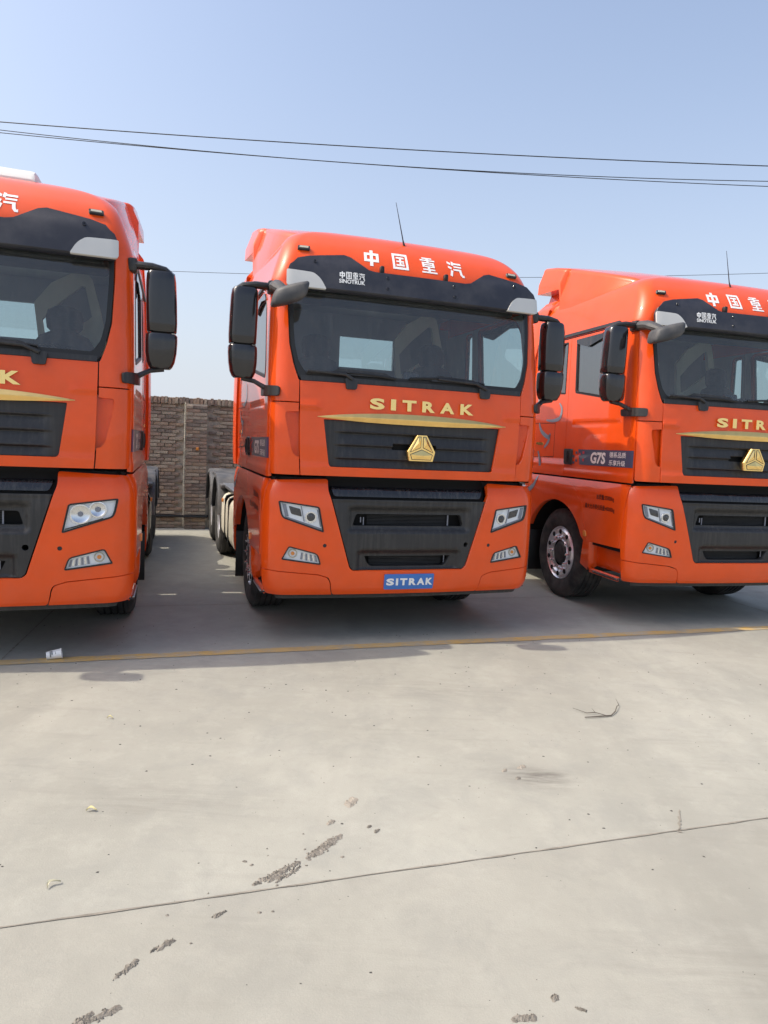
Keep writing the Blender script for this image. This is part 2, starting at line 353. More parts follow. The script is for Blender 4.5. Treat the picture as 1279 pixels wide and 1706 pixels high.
# ================================================================ the setting
jd_=(3.07-2.13)/(1.87+1.22)
def concrete(n,base,paint=None,wear=.5):
    m=bpy.data.materials.new(n); m.use_nodes=True; t=m.node_tree; b=t.nodes['Principled BSDF']; L=t.links
    tc=t.nodes.new('ShaderNodeTexCoord')
    def noise(s,d=6,r=.6,sc3=None,rz=0,dist=0):
        v=tc.outputs['Object']
        if sc3:
            mp=t.nodes.new('ShaderNodeMapping'); mp.inputs['Scale'].default_value=sc3; mp.inputs['Rotation'].default_value=(0,0,rz); L.new(v,mp.inputs[0]); v=mp.outputs[0]
        k=t.nodes.new('ShaderNodeTexNoise'); k.inputs['Scale'].default_value=s; k.inputs['Detail'].default_value=d; k.inputs['Roughness'].default_value=r; k.inputs['Distortion'].default_value=dist; L.new(v,k.inputs['Vector']); return k.outputs[0]
    def rng(v,a,c,lo=0.,hi=1.):
        k=t.nodes.new('ShaderNodeMapRange'); k.inputs['From Min'].default_value=a; k.inputs['From Max'].default_value=c; k.inputs['To Min'].default_value=lo; k.inputs['To Max'].default_value=hi; L.new(v,k.inputs[0]); return k.outputs[0]
    def mix(f,a,c,mode='MIX'):
        x=t.nodes.new('ShaderNodeMix'); x.data_type='RGBA'; x.blend_type=mode
        if isinstance(f,float): x.inputs[0].default_value=f
        else: L.new(f,x.inputs[0])
        for i,v in ((6,a),(7,c)):
            if isinstance(v,tuple): x.inputs[i].default_value=(*v,1)
            else: L.new(v,x.inputs[i])
        return x.outputs[2]
    def mul(a,c):
        k=t.nodes.new('ShaderNodeMath'); k.operation='MULTIPLY'; L.new(a,k.inputs[0])
        if isinstance(c,float): k.inputs[1].default_value=c
        else: L.new(c,k.inputs[1])
        return k.outputs[0]
    d=lambda k:tuple(x*k for x in base)
    c=mix(rng(noise(.55,7,.62),.32,.68),d(.80),d(1.10))
    c=mix(mul(rng(noise(2.6,8,.68,dist=.6),.46,.72),.55),c,(base[0]*.68,base[1]*.70,base[2]*.74))        # grey patches
    c=mix(mul(rng(noise(1.1,5,.6,(1,.16,1),R(-17),.4),.48,.74),.75),c,d(.72))                            # long soft drag marks
    c=mix(mul(rng(noise(9,6,.65,(.12,1,1),R(52),.2),.55,.8),mul(rng(noise(.8,3),.46,.58),.60)),c,d(.62)) # faint tyre marks
    c=mix(mul(rng(noise(11,6,.65,(.10,1,1),R(-38),.2),.55,.8),mul(rng(noise(.7,3,.5,(1,1,1),1.),.47,.60),.55)),c,d(.64))
    c=mix(mul(rng(noise(5.5,8,.72),.50,.80),.45),c,d(1.25)); c=mix(mul(rng(noise(14,8,.75,dist=.5),.52,.74),.38),c,d(.72)); c=mix(mul(rng(noise(240,2,.5),.35,.7),.30),c,d(.72))                                                 # dusty pale flecks
    c=mix(mul(rng(noise(75,3,.5),.70,.78),.55),c,d(.45))                                                 # fine dark grit
    # the slab this side of the joint was poured darker; one scuffed smudge lies on the far slab
    sx=t.nodes.new('ShaderNodeSeparateXYZ'); L.new(tc.outputs['Object'],sx.inputs[0])
    def ma(op,a,b_):
        k=t.nodes.new('ShaderNodeMath'); k.operation=op
        for i,v in ((0,a),(1,b_)):
            if isinstance(v,(int,float)): k.inputs[i].default_value=v
            else: L.new(v,k.inputs[i])
        return k.outputs[0]
    sd_=ma('SUBTRACT',sx.outputs[1],ma('MULTIPLY',sx.outputs[0],jd_)); near=ma('LESS_THAN',sd_,2.525-.02*jd_)
    c=mix(ma('MULTIPLY',near,.16),c,(.20,.18,.15))
    for (cx,cy,rx,ry,st_) in ((.86,3.39,.16,.10,1.3),(-.95,3.0,.45,.18,.35),(1.25,2.1,.5,.25,.30),(.4,4.6,.6,.22,.25)):
        ex=ma('DIVIDE',ma('SUBTRACT',sx.outputs[0],cx),rx); ey=ma('DIVIDE',ma('SUBTRACT',sx.outputs[1],cy),ry)
        r2=ma('ADD',ma('MULTIPLY',ex,ex),ma('MULTIPLY',ey,ey)); sp_=ma('POWER',2.718,ma('MULTIPLY',r2,-1.2))
        c=mix(mul(ma('MULTIPLY',sp_,st_),rng(noise(16,6,.7,(.14,1,1),R(-24),.3),.38,.66)),c,(.13,.12,.105))
    if paint:
        f=ma('MAXIMUM',rng(noise(5,9,.75),.40,.66),rng(noise(.45,2,.5,(1,1,1),2.),.47,.66)); c=mix(f,paint,c)
    L.new(c,b.inputs['Base Color']); b.inputs['Roughness'].default_value=.86; b.inputs['Specular IOR Level'].default_value=.35
    L.new(rng(noise(3,5),.3,.7,.72,.93),b.inputs['Roughness'])
    bp=t.nodes.new('ShaderNodeBump'); bp.inputs['Strength'].default_value=.22; bp.inputs['Distance'].default_value=.006
    h=t.nodes.new('ShaderNodeMath'); h.operation='ADD'; L.new(noise(120,4),h.inputs[0]); L.new(noise(8,6),h.inputs[1]); L.new(h.outputs[0],bp.inputs['Height']); L.new(bp.outputs[0],b.inputs['Normal']); M[n]=m
CB=(.372,.366,.318)
concrete('concrete',CB); concrete('line_yellow',CB,(.56,.36,.11),.35)
mat('joint_dark',(.235,.215,.18),.95,0,0,.3,12); mat('mud',(.215,.195,.165),.95,0,0,.45,30,bump=.9,bscale=90); mat('mud_pale',(.30,.27,.225),.95,0,0,.2,40)
g=struct(mk('ground',[(-600,-400,0),(600,-400,0),(600,900,0),(-600,900,0)],[(0,1,2,3)],'concrete',smooth=False))
def strip(name,p,q,wd,z,m,n=40,jit=.3,seed=1,taper=False):
    rnd=random.Random(seed); p=Vector(p);q=Vector(q); d=(q-p); nrm=Vector((-d.y,d.x)).normalized(); V=[];F=[]
    for i in range(n+1):
        c=p+d*i/n; k=wd*.5*(1+jit*rnd.uniform(-1,1)); o=rnd.uniform(-1,1)*wd*jit*.3
        V+=[(c.x+nrm.x*(o-k),c.y+nrm.y*(o-k),z),(c.x+nrm.x*(o+k),c.y+nrm.y*(o+k),z)]
        if i: F.append((2*i-2,2*i,2*i+1,2*i-1)[::-1])
    return mk(name,V,[f[::-1] for f in F],m,g,smooth=False)
dx=Vector((3.94+2.67,6.79-4.71)).normalized()
yl=strip('painted_line',Vector((.05,5.585))-dx*14,Vector((.05,5.585))+dx*16,.115,.004,'line_yellow',300,.10,3); struct(yl); yl.parent=None
jd=Vector((1.87+1.22,3.07-2.13)).normalized()
for k,(c,a) in enumerate([((.02,2.525),jd),((.02,7.2),jd),((-2.70,4.75),Vector((-.215,.977))),((4.9,5.6),Vector((-.28,.96)))]):
    a=a.normalized(); lo,hi=(-12,12) if k<2 else ((.0,6.) if k==2 else (-2.4,6))
    strip('slab_joint',Vector(c)+a*lo,Vector(c)+a*hi,.0075 if k<2 else .012,.003,'joint_dark',260,.55,10+k)
strip('crack',(1.485,3.13),(1.40,2.93),.011,.003,'joint_dark',14,.9,31)
def blob(cx,cy,rx,ry,ang,seed,m='mud',z=.004,n=9,name='stain'):
    # a smear of many small crusts that thins out towards its rim
    rnd=random.Random(seed); V=[];F=[]
    big=rx>.009
    for k in range(34 if big else 1):
        r=rnd.random()**.6 if big else 0; t0=rnd.uniform(0,6.283); ox,oy=rx*1.15*r*math.cos(t0),ry*1.15*r*math.sin(t0); q=ry*rnd.uniform(.14,.62)*(1.15-.7*r) if big else rx
        if big and k<7: ox,oy,q=rx*(k/3-1)*.8,ry*rnd.uniform(-.3,.3),ry*rnd.uniform(.55,.95)
        b=len(V); V.append((ox,oy,z+rnd.uniform(.0005,.003)))
        for i in range(n):
            t=2*math.pi*i/n; kk=q*rnd.uniform(.6,1.35); V.append((ox+kk*1.3*math.cos(t),oy+kk*math.sin(t),z-.0035))
        F+=[(b,b+i+1,b+(i+1)%n+1) for i in range(n)]
    c,s_=math.cos(ang),math.sin(ang)
    return mk(name,[(cx+x*c-y*s_,cy+x*s_+y*c,zz) for x,y,zz in V],F,m,g,smooth=False)
SA=math.atan2(2.70-1.99,-.17+.74)
for i,(x,y,rx,ry,da,mm) in enumerate([(-.155,2.735,.062,.020,0,'mud'),(-.185,2.685,.068,.022,.1,'mud'),(-.225,2.64,.035,.014,.1,'mud'),(-.31,2.545,.052,.015,.0,'mud'),(-.345,2.505,.060,.019,.1,'mud'),(-.385,2.472,.050,.013,-.1,'mud'),(-.290,2.52,.042,.011,.1,'mud'),(-.33,2.475,.03,.008,.2,'mud'),(-.515,2.262,.026,.009,-.1,'mud'),(-.655,2.105,.03,.012,0,'mud'),(-.685,2.08,.014,.006,0,'mud'),(-.742,1.995,.048,.012,.15,'mud'),(-.755,1.815,.055,.016,-.3,'mud'),(-.80,1.80,.03,.011,0,'mud'),(-.09,3.06,.032,.022,.4,'mud_pale'),(-.17,2.88,.02,.012,0,'mud_pale'),(.035,2.83,.014,.009,0,'mud'),(.0,2.86,.01,.007,0,'mud'),(-.42,2.44,.012,.008,0,'mud'),(.80,3.50,.020,.015,0,'mud_pale'),(.755,3.37,.012,.010,0,'mud'),(.70,3.45,.016,.010,0,'mud_pale'),(.49,1.88,.032,.014,2.4,'mud'),(.60,1.96,.012,.010,0,'mud'),(.67,1.92,.016,.006,2.,'mud')]):
    blob(x,y,rx,ry,SA+da,100+i,mm)
for i in range(24):
    a=random.uniform(0,1); blob(-.17+random.gauss(0,.07)-.55*a,2.74+random.gauss(0,.07)-.68*a,random.uniform(.003,.008),random.uniform(.003,.006),0,300+i,'mud',.0036,7,'spot')
# loose grit lying about the yard
V=[];F=[]
for i in range(900):
    x=random.uniform(-3.2,4.8); y=random.uniform(1.7,6.2); s=random.choice([.001,.0015,.0015,.002,.002,.002,.003,.004,.005]); b0=len(V)
    V+=[(x+s*random.uniform(.7,1.5)*dx_,y+s*random.uniform(.6,1.2)*dy_,z_) for dx_,dy_,z_ in ((-1,-1,0),(1,-1,0),(1,1,0),(-1,1,0),(0,0,s*random.uniform(.5,.9)))]; F+=[[b0+i_ for i_ in f] for f in ((0,1,4),(1,2,4),(2,3,4),(3,0,4))]
gr=mk('grit',V,F,'grit_dark',None,smooth=False); tag(gr,'scattered dark specks of grit on the pale concrete','grit'); gr['kind']='stuff'
# ---------------------------------------------------------------- brick wall
WP=Vector((-3.58,12.14,0)); WA=R(17.2)
wall=empty('brick_wall',WP,WA); tag(wall,'old brown brick wall with a pier and soldier course coping behind the trucks','wall')
BM=[]
for i,(c,) in enumerate([((.32,.20,.135),),((.25,.17,.125),),((.36,.24,.155),),((.20,.145,.11),),((.40,.31,.22),),((.29,.20,.145),)]):
    mat('brick%d'%i,c,.92,0,0,.35,26,bump=.7,bscale=70,dust=.35); BM.append('brick%d'%i)
BL,BH,BD=.24,.053,.115
def brickmesh(l,h,d,m,seed):
    rnd=random.Random(seed); bm=bmesh.new(); box(bm,(0,0,0),(l,d,h),.004,seg=1)
    for v in bm.verts: v.co+=Vector((rnd.uniform(-1,1),rnd.uniform(-1,1),rnd.uniform(-1,1)))*.0022
    me=bpy.data.meshes.new('brick'); bm.to_mesh(me); bm.free(); me.materials.append(M[m]); return me
PROT={}
for kind,l in (('s',.238),('h',.113)):
    for i in range(6): PROT[kind,i]=brickmesh(l,BH,.10,BM[i],i+(50 if kind=='h' else 0))
for i in range(6): PROT['c',i]=brickmesh(.053,.115,.26,BM[i],80+i)
mk('mortar_bed',*(lambda bm:(([v.co[:] for v in bm.verts]),[[v.index for v in f.verts] for f in bm.faces]))((lambda b:(box(b,(0,.14,1.155),(24,.20,2.31)),box(b,(.195,-.02,1.10),(.36,.10,2.22)),box(b,(3.995,-.02,1.10),(.36,.10,2.22)),box(b,(-3.605,-.02,1.10),(.36,.10,2.22)),b.verts.index_update())and b)(bmesh.new())),'mortar',wall,smooth=False)
cand=[]
rows=int(2.20/.0625)
piers=(-3.605,.195,3.995)
def inpier(x,l): return any(abs(x-p)<.185+l/2-.01 for p in piers)
for r_ in range(rows):
    z=.032+r_*.0625; hd=(r_%4==3); l=.125 if hd else .25; x=-11.9+(.0 if r_%2 else l/2)
    while x<11.9:
        if not inpier(x,l-.01): cand.append((x+random.uniform(-.004,.004),.052+random.uniform(-.007,.006),z+random.uniform(-.003,.003),'h' if hd else 's',random.uniform(-.012,.012)))
        x+=l
    for p in piers:
        for dx_,kd in (((-.06,'s'),(.125,'h')) if r_%2 else ((.06,'s'),(-.125,'h'))): cand.append((p+dx_,-.045+random.uniform(-.006,.006),z,kd,random.uniform(-.01,.01)))
x=-11.9
while x<11.9:
    cand.append((x,.09+random.uniform(-.012,.012),2.20+.060+random.uniform(-.014,.012),'c',random.uniform(-.06,.06))); x+=.0600
vis=[c for c in cand if -.62<c[0]<1.0]; vis.sort(key=lambda c:abs(c[0]-.15)); sel=vis[:300]; ss=set(sel)
for (x,y,z,k,rz) in sel:
    o=bpy.data.objects.new('brick',PROT[k,random.choice([0,0,1,2,3,3,4,4,5])]); col.objects.link(o); o.parent=wall; o.location=(x,y,z); o.rotation_euler=(0,0,rz)
far=empty('far_bricks'); col.objects.unlink(far); bpy.data.objects.remove(far)
V=[];F=[];MI=[]
for c in cand:
    if c in ss: continue
    i=random.choice([0,0,1,2,3,3,4,4,5]); me=PROT[c[3],i]; b0=len(V); V+=[(v.co.x+c[0],v.co.y+c[1],v.co.z+c[2]) for v in me.vertices]
    for p in me.polygons: F.append([b0+k for k in p.vertices]); MI.append(i)
fo=mk('brickwork',V,F,None,wall,smooth=False); [fo.data.materials.append(M[b]) for b in BM]; fo.data.polygons.foreach_set('material_index',MI); fo['kind']='stuff'
tubeo('base_pipe',[(-11.8,-.03,.235),(-.05,-.03,.225),(0,-.13,.23),(.39,-.13,.23),(.44,-.03,.235),(11.8,-.03,.24)],.022,'wire_black',wall,8)
tubeo('cable',[(-.005,-.11,.05),(-.012,-.11,.8),(-.006,-.11,1.5),(-.002,-.11,2.24)],.006,'pale_cable',wall,6)
boxo('bracket',(.215,-.115,1.43),(.05,.04,.05),'amber',wall,.006)
# ---------------------------------------------------------------- overhead wires
def wire(p,q,sag,lab,r=.011):
    p=Vector(p);q=Vector(q); pts=[p+(q-p)*i/60-Vector((0,0,sag*4*(i/60)*(1-i/60))) for i in range(61)]
    o=tubeo('overhead_wire',pts,r,'wire_black',None,6); return tag(o,lab,'wire','overhead wires')
def hp(px,py,D): # pixel -> point on the plane y=D, the line of the poles behind the wall
    d=_w.transposed()@Vector(((px-639.5)/1138.9,1,-(py-853)/1138.9)); return Vector((0,0,1.685))+d*(D/d.y)
D=19.
def wfit(p0,pm,p1,lab,r):
    a,b,c=hp(*p0,D),hp(*pm,D),hp(*p1,D); X0,X1=-24,24
    # parabola through the three points
    def q(x): return a.z*(x-b.x)*(x-c.x)/((a.x-b.x)*(a.x-c.x))+b.z*(x-a.x)*(x-c.x)/((b.x-a.x)*(b.x-c.x))+c.z*(x-a.x)*(x-b.x)/((c.x-a.x)*(c.x-b.x))
    o=tubeo('overhead_wire',[(x,D,q(x)) for x in [X0+(X1-X0)*i/80 for i in range(81)]],r,'wire_black',None,6); tag(o,lab,'wire','overhead wires'); return q(X0),q(X1)
E1=wfit((0,203),(640,247),(1279,276.5),'topmost of the overhead wires crossing the sky','%f' and .013)
E2=wfit((0,216.5),(600,272.5),(1279,302),'upper of the two nearly touching wires that cross in mid sky',.010)
E3=wfit((0,221),(600,272.8),(1279,310.5),'lower of the two nearly touching wires that cross in mid sky',.010)
E4=wfit((240,450),(640,461),(1279,455),'thin lone wire low in the sky just above the truck roofs',.006)
mat('insulator',(.5,.48,.45),.3)
for s,i in ((-1,0),(1,1)):
    po=empty('utility_pole',(s*24,D+.16,0)); tag(po,'concrete utility pole carrying the wires at the %s end'%('left' if s<0 else 'right'),'pole','utility poles')
    tubeo('shaft',[(0,0,-.2),(0,0,5),(0,0,max(E1[i],E2[i])+.5)],[.17,.14,.10],'pole_concrete',po,14)
    for e in (E1[i],E4[i]): boxo('crossarm',(0,-.02,e-.16),(.9,.09,.09),'chassis',po,.01)
    for e in (E1,E2,E3,E4): tubeo('insulator_pin',[(0,-.16,e[i]-.15),(0,-.16,e[i])],.03,'insulator',po,8)
# ---------------------------------------------------------------- small things on the ground
cup=empty('paper_cup',(-2.36,4.86,.036),R(20)); tag(cup,'white paper cup lying on its side on the yellow line','cup')
bm=bmesh.new(); pr=[(.052,.0),(.052,.028),(-.047,.036),(-.05,.039),(-.047,.040),(-.045,.036),(.045,.025),(.045,0)]
lathe(bm,[(-a*1.0,r) for a,r in pr],(0,0,0),24,'x'); bmesh.ops.recalc_face_normals(bm,faces=bm.faces); cb=bmo('cup_wall',bm,'paper_white',cup)
for a,b_,l in ((-.026,.0,.05),(-.015,.2,.032),(.008,.1,.02),(.016,-.3,.018)):
    rr=.0348-.0055*((a+.047)/.1)*1.4+.0016
    V=[(a+ da,-(rr+.0008)*math.cos(b_+t),(rr+.0008)*math.sin(b_+t)) for da in (0,.006) for t in [k/6*l/rr-.5*l/rr+.5 for k in range(7)]]
    mk('print',V,[(k,k+1,k+8,k+7) for k in range(6)],'ink_grey',cup,smooth=False)
cup.rotation_euler=(0,R(-7),R(22))
tw=empty('twig',(1.34,4.21,0)); tag(tw,'dry forked twig lying on the sunlit concrete','twig')
ta=hp; d0=(Vector((1.73,4.43,0))-Vector((1.34,4.21,0)))
def tp(a,b_,z=.008): return (d0.x*a-d0.y*b_,d0.y*a+d0.x*b_,z)
tubeo('main_stem',[tp(0,0),tp(.22,-.07,.010),tp(.42,-.10,.007),tp(.58,-.03,.012)],[.0025,.004,.004,.0035],'twig_bark',tw,6)
tubeo('side_shoot',[tp(.58,-.03,.012),tp(.72,.07,.02),tp(.82,.12,.012),tp(.95,.30,.02)],[.003,.0025,.002,.0008],'twig_bark',tw,6)
tubeo('side_shoot',[tp(.34,-.08,.009),tp(.25,.05,.015),tp(.30,.16,.02)],[.0025,.002,.0008],'twig_bark',tw,6)
tubeo('side_shoot',[tp(.25,.05,.015),tp(.14,.10,.01),tp(.06,.30,.015)],[.003,.002,.001],'twig_bark',tw,6)
def leaf(px,py,l,wd,ang,m,lab,bend):
    d=_w.transposed()@Vector(((px-639.5)/1138.9,1,-(py-853)/1138.9)); p=Vector((0,0,1.685))+d*(-1.685/d.z)
    V=[];n=9
    for i in range(n):
        t=i/(n-1); k=wd*math.sin(math.pi*min(.95,t*.9+.05)); c=Vector((l*(t-.5),bend*math.sin(t*5),.004+.012*math.sin(t*math.pi))); V+=[(c.x,c.y-k,c.z+.005),(c.x,c.y,c.z),(c.x,c.y+k,c.z+.006)]
    F=[]
    for i in range(n-1): F+=[(3*i,3*i+3,3*i+4,3*i+1),(3*i+1,3*i+4,3*i+5,3*i+2)]
    o=mk('dry_leaf',V,F,m,None); o.location=p; o.rotation_euler=(0,0,ang); return tag(o,lab,'leaf','dry leaves on the concrete')
leaf(88,1476,.05,.007,1.2,'leaf_pale','pale curled dry leaf alone near the left edge of the concrete',.012)
leaf(152,1352,.045,.008,.3,'leaf_dry','crumpled yellowish dry leaf on the left of the concrete',.006)
leaf(183,1198,.035,.006,.2,'leaf_dry','tiny yellowish dry leaf nearest the paper cup',.004)
# ================================================================ the tractor truck (front towards -y, built once)
T=empty('tractor_truck')
def U(pts,sh='low'): return [(ux(x,z,sh),z) for x,z in pts]
HLP=U([(1.128,1.203),(.795,1.159),(.752,.948),(1.09,1.062),(1.108,1.10)]); FGP=U([(1.036,.837),(.798,.775),(.767,.681),(1.095,.726)])
HL=rpoly(HLP,[.02,.02,.02,.05,.02]); FG=rpoly(FGP,[.02,.03,.02,.015])
if area(HL)<0: HL=HL[::-1]
if area(FG)<0: FG=FG[::-1]
def circ(u,z,r,n=16): return [(u+r*math.cos(2*math.pi*k/n),z+r*math.sin(2*math.pi*k/n)) for k in range(n)]
# ---- lower face
halfR=[(.668,.425),(.672,.53),(.69,.575),(.777,.603),(1.17,.638),(1.245,.640),(1.262,.80),(1.245,1.10),(1.208,1.29),(1.185,1.365),(.735,1.385),(.715,1.29),(.690,1.225),(.523,.655),(.49,.628)]
bump=[(u,z) for u,z in halfR]+[(-u,z) for u,z in halfR][::-1]
bump=rpoly(bump,.02,3)
crease=lambda u,z:0.
bumper=panel('bumper','low',bump,'paint',T,[HL[::-1],neg(HL)[::-1],FG[::-1],neg(FG)[::-1],circ(-.731,.842,.016),circ(.731,.842,.016)],0,.05)
for s in (1,-1):
    f=(lambda p:p) if s>0 else neg
    panel('corner_cap','low',f(rpoly([(.676,.425),(.68,.53),(.697,.569),(.777,.595),(1.17,.630),(1.245,.632),(1.225,.425)],[0,.02,.02,.02,0,0,.02],3)),'paint',T,(),0,.05)
    panel('parking_sensor','low',circ(s*.731,.842,.0145),'interior',T,(),-.004,.03)
    # head lamp
    h=ring('headlight','low',f(HL),.011,'rubber_seal',T,.004,.03)
    hi=inset(HL,.010)
    c=[sum(p[i] for p in HLP)/len(HLP) for i in (0,1)]
    panel('reflector_bowl','low',f(hi),'lamp_white',h,(),-.016,.02)
    d1=inset(HL,.030); d2=inset(HL,.055)
    pass
    i4=inset(HLP if area(HLP)>0 else HLP[::-1],.038)   # outer daylight strip along the outer and lower edge
    def lerp(a,b,t): return (a[0]+(b[0]-a[0])*t,a[1]+(b[1]-a[1])*t)
    to,ti,bi,bo=HLP[0],HLP[1],HLP[2],HLP[3]
    mid=((to[0]+ti[0]+bi[0]+bo[0])/4,(to[1]+ti[1]+bi[1]+bo[1])/4)
    def q(a,b): # bilinear: a 0 inner..1 outer, b 0 bottom..1 top
        lo=lerp(bi,bo,a); hi_=lerp(ti,to,a); return lerp(lo,hi_,b)
    panel('daylight_strip','low',f([q(.05,.06),q(.93,.06),q(.93,.17),q(.05,.14)]),'lamp_grey',h,(),-.008,.012)
    panel('daylight_strip','low',f([q(.84,.22),q(.93,.17),q(.93,.86),q(.84,.86)]),'lamp_grey',h,(),-.008,.012)
    panel('daylight_strip','low',f([q(.045,.2),q(.075,.2),q(.075,.86),q(.045,.86)]),'lamp_grey',h,(),-.008,.012)
    panel('low_beam','low',f(rpoly([q(.50,.40),q(.76,.40),q(.78,.80),q(.50,.76)],.01,3)),'lamp_dark',h,(),-.011,.012)
    panel('lamp_divider','low',f([q(.455,.2),q(.475,.2),q(.475,.9),q(.455,.9)]),'lamp_grey',h,(),-.008,.012)
    uc,zc=q(.27,.50); uc*=s
    panel('projector_bezel','low',circ(uc,zc,.046,24),'chrome',h,[circ(uc,zc,.034,24)[::-1]],-.004,.014)
    P=[];F=[];n=20
    for k in range(6):
        a=k/5*math.pi/2
        for j in range(n): P.append(S('low',uc+.034*math.cos(a)*math.cos(2*math.pi*j/n),zc+.034*math.cos(a)*math.sin(2*math.pi*j/n),-.014+.013*math.sin(a)))
    for k in range(5):
        for j in range(n): F.append((k*n+j,k*n+(j+1)%n,(k+1)*n+(j+1)%n,(k+1)*n+j))
    mk('projector_lens',P,F,'lamp_dark',h)
    panel('lens_cover','low',f(inset(HL,.012)),'lamp_glass',h,(),.005,0)
    # fog lamp
    h=ring('fog_light','low',f(FG),.009,'rubber_seal',T,.004,.03)
    panel('reflector_bowl','low',f(inset(FG,.008)),'lamp_white',h,(),-.016,.02)
    to,ti,bi,bo=FGP
    uo,zo=q(.78,.55); panel('indicator_ring','low',circ(s*uo,zo,.036,20),'marker_lens',h,[circ(s*uo,zo,.028,20)[::-1]],-.006,.012); panel('indicator_bulb','low',circ(s*uo,zo,.015,16),'amber',h,(),-.008,.010)
    for k in range(7):
        a=.08+k*.068; panel('reflector_facet','low',f([q(a,.22),q(a+.048,.22),q(a+.052,.74),q(a+.004,.74)]),'reflector' if k%2 else 'lamp_grey',h,(),-.009-.003*(k%2),.008)
    panel('lens_cover','low',f(inset(FG,.009)),'lamp_glass',h,(),.005,0)
# lower grille
GRP=[(-.515,.662),(-.49,.636),(.49,.636),(.515,.662),(.680,1.226),(-.680,1.226)]
def sd(u,z,x0,x1,z0,z1):
    a=max(x0-u,u-x1); b=max(z0-z,z-z1); return max(a,b) if max(a,b)<0 else math.hypot(max(a,0),max(b,0))
def sm(t): t=min(1,max(0,t)); return t*t*(3-2*t)
def lgo(u,z):
    o=-.012
    d=sd(u,z,-.50,.50,.995,1.125); o-=.040*(1-sm(d/.055))
    d=sd(u,z,-.42,.42,.655,.765); o-=.040*(1-sm(d/.05))
    if 1.205<z: o+=.006*sm((z-1.205)/.012)
    return o
op1=rpoly([(-.50,1.005),(.50,1.005),(.47,1.105),(-.47,1.105)],.02,3); op2=rpoly([(-.35,.66),(.35,.66),(.39,.75),(-.39,.75)],[.05,.05,.01,.01],4)
lg=panel('lower_grille','low',GRP,'black_plastic',T,[op1[::-1],op2[::-1],circ(.515,.848,.022)],0,.06,.04,.018,lgo)
panel('backing','low',[(-.70,.60),(.70,.60),(.74,1.40),(-.74,1.40)],'deep_black',lg,(),-.16,0,.2,.2)
for z0,z1,x in ((1.0,1.11,.36),(.655,.755,.33)):
    k=0; z=z0
    while z<z1: panel('radiator_fin','low',[(-x,z),(x,z),(x,z+.006),(-x,z+.006)],'interior',lg,(),-.12,.01,.3,.3); z+=.0125
for u,z0,z1,wd in ((.362,1.0,1.10,.010),(-.40,1.0,1.075,.007),(.345,.68,.755,.006),(-.425,1.03,1.075,.008)): panel('bracket_strip','low',[(u,z0),(u+wd,z0),(u+wd,z1),(u,z1)],'lamp_grey',lg,(),-.09,.01,.3,.3)
bandp=rpoly([(-.672,1.236),(.672,1.236),(.712,1.375),(-.712,1.375)],[.04,.04,.01,.01],4)
panel('intake_band','low',inset(bandp,.018),'gloss_black',T,(),-.055,.05,.06,.03,lambda u,z:-.03*sm((z-1.33)/.05))
panel('band_surround','low',rpoly([(-.70,1.215),(.70,1.215),(.75,1.42),(-.75,1.42)],.01,2),'deep_black',T,(),-.085,.0)
panel('under_bumper','low',[(-1.16,.385),(1.16,.385),(1.16,.435),(-1.16,.435)],'black_plastic',T,(),-.03,.12)
# number plate goes on one truck only (below)
# ---- upper face
FRB,FRT=.962,.978
front=[(-FRB,1.415),(FRB,1.415),(FRT,2.163),(-FRT,2.163)]
G=rpoly([(-.733,1.487),(.733,1.487),(.784,1.868),(-.784,1.868)],[.03,.03,.01,.01],4)
def hood(u,z):
    # shallow pressed crease running out to the corner below the grille and above the slots
    return .010*math.exp(-((z-(1.475+.10*sm((abs(u)-.70)/.3)))/.02)**2)*sm((abs(u)-.70)/.06)
fp=panel('front_panel','up',front,'paint',T,[G[::-1]],0,.035,.06,.03,lambda u,z:.012*sm((z-1.93)/.03)*sm((abs(u)-.80)/.05)*sm((2.02-z)/.06)+.008*sm((1.53-z)/.04))
def gro(u,z):
    x=abs(u); side=sm((.70-x)/.10); o=-.028
    for zr in (1.775,1.670,1.562):
        t=(zr-z)
        if 0<=t<.095: o-=.030*side*sm(t/.012)*(1-t/.095)
        elif -.012<t<0: o+=.004*side
    return o
panel('upper_grille','up',inset(G,.003),'black_plastic',T,[rpoly([(-.195,1.645),(.195,1.645),(.195,1.70),(-.195,1.70)],.008,2)[::-1]],0,.03,.035,.007,gro)
panel('grille_opening','up',[(-.21,1.63),(.21,1.63),(.21,1.72),(-.21,1.72)],'deep_black',T,(),-.09,0,.3,.3)
N=40; top=[( .834*(1-2*k/N), 1.889+.052*(1-abs(1-2*k/N)**2.2)) for k in range(N+1)]; botm=[(-.834*(1-2*k/N),1.884-.030*(1-abs(1-2*k/N)**2.6)) for k in range(N+1)]
tl=botm+top
def gb(u,z):
    zt=1.889+.052*(1-min(1,abs(u/.834))**2.2); zb=1.884-.030*(1-min(1,abs(u/.834))**2.6); t=(z-zb)/max(zt-zb,.004); return (.006+.026*(1-min(1,abs(u/.834))**5))*(1-abs(t-.5)*1.2)
panel('gold_trim','up',tl,'satin_gold',T,(),0,.012,.03,.010,gb)
spaced('badge_lettering','SITRAK',[(-.416,-.292),(-.240,-.196),(-.142,-.020),(.032,.146),(.192,.322),(.378,.502)],'up',2.012,.090,'gold',T,.045,.020,.002)
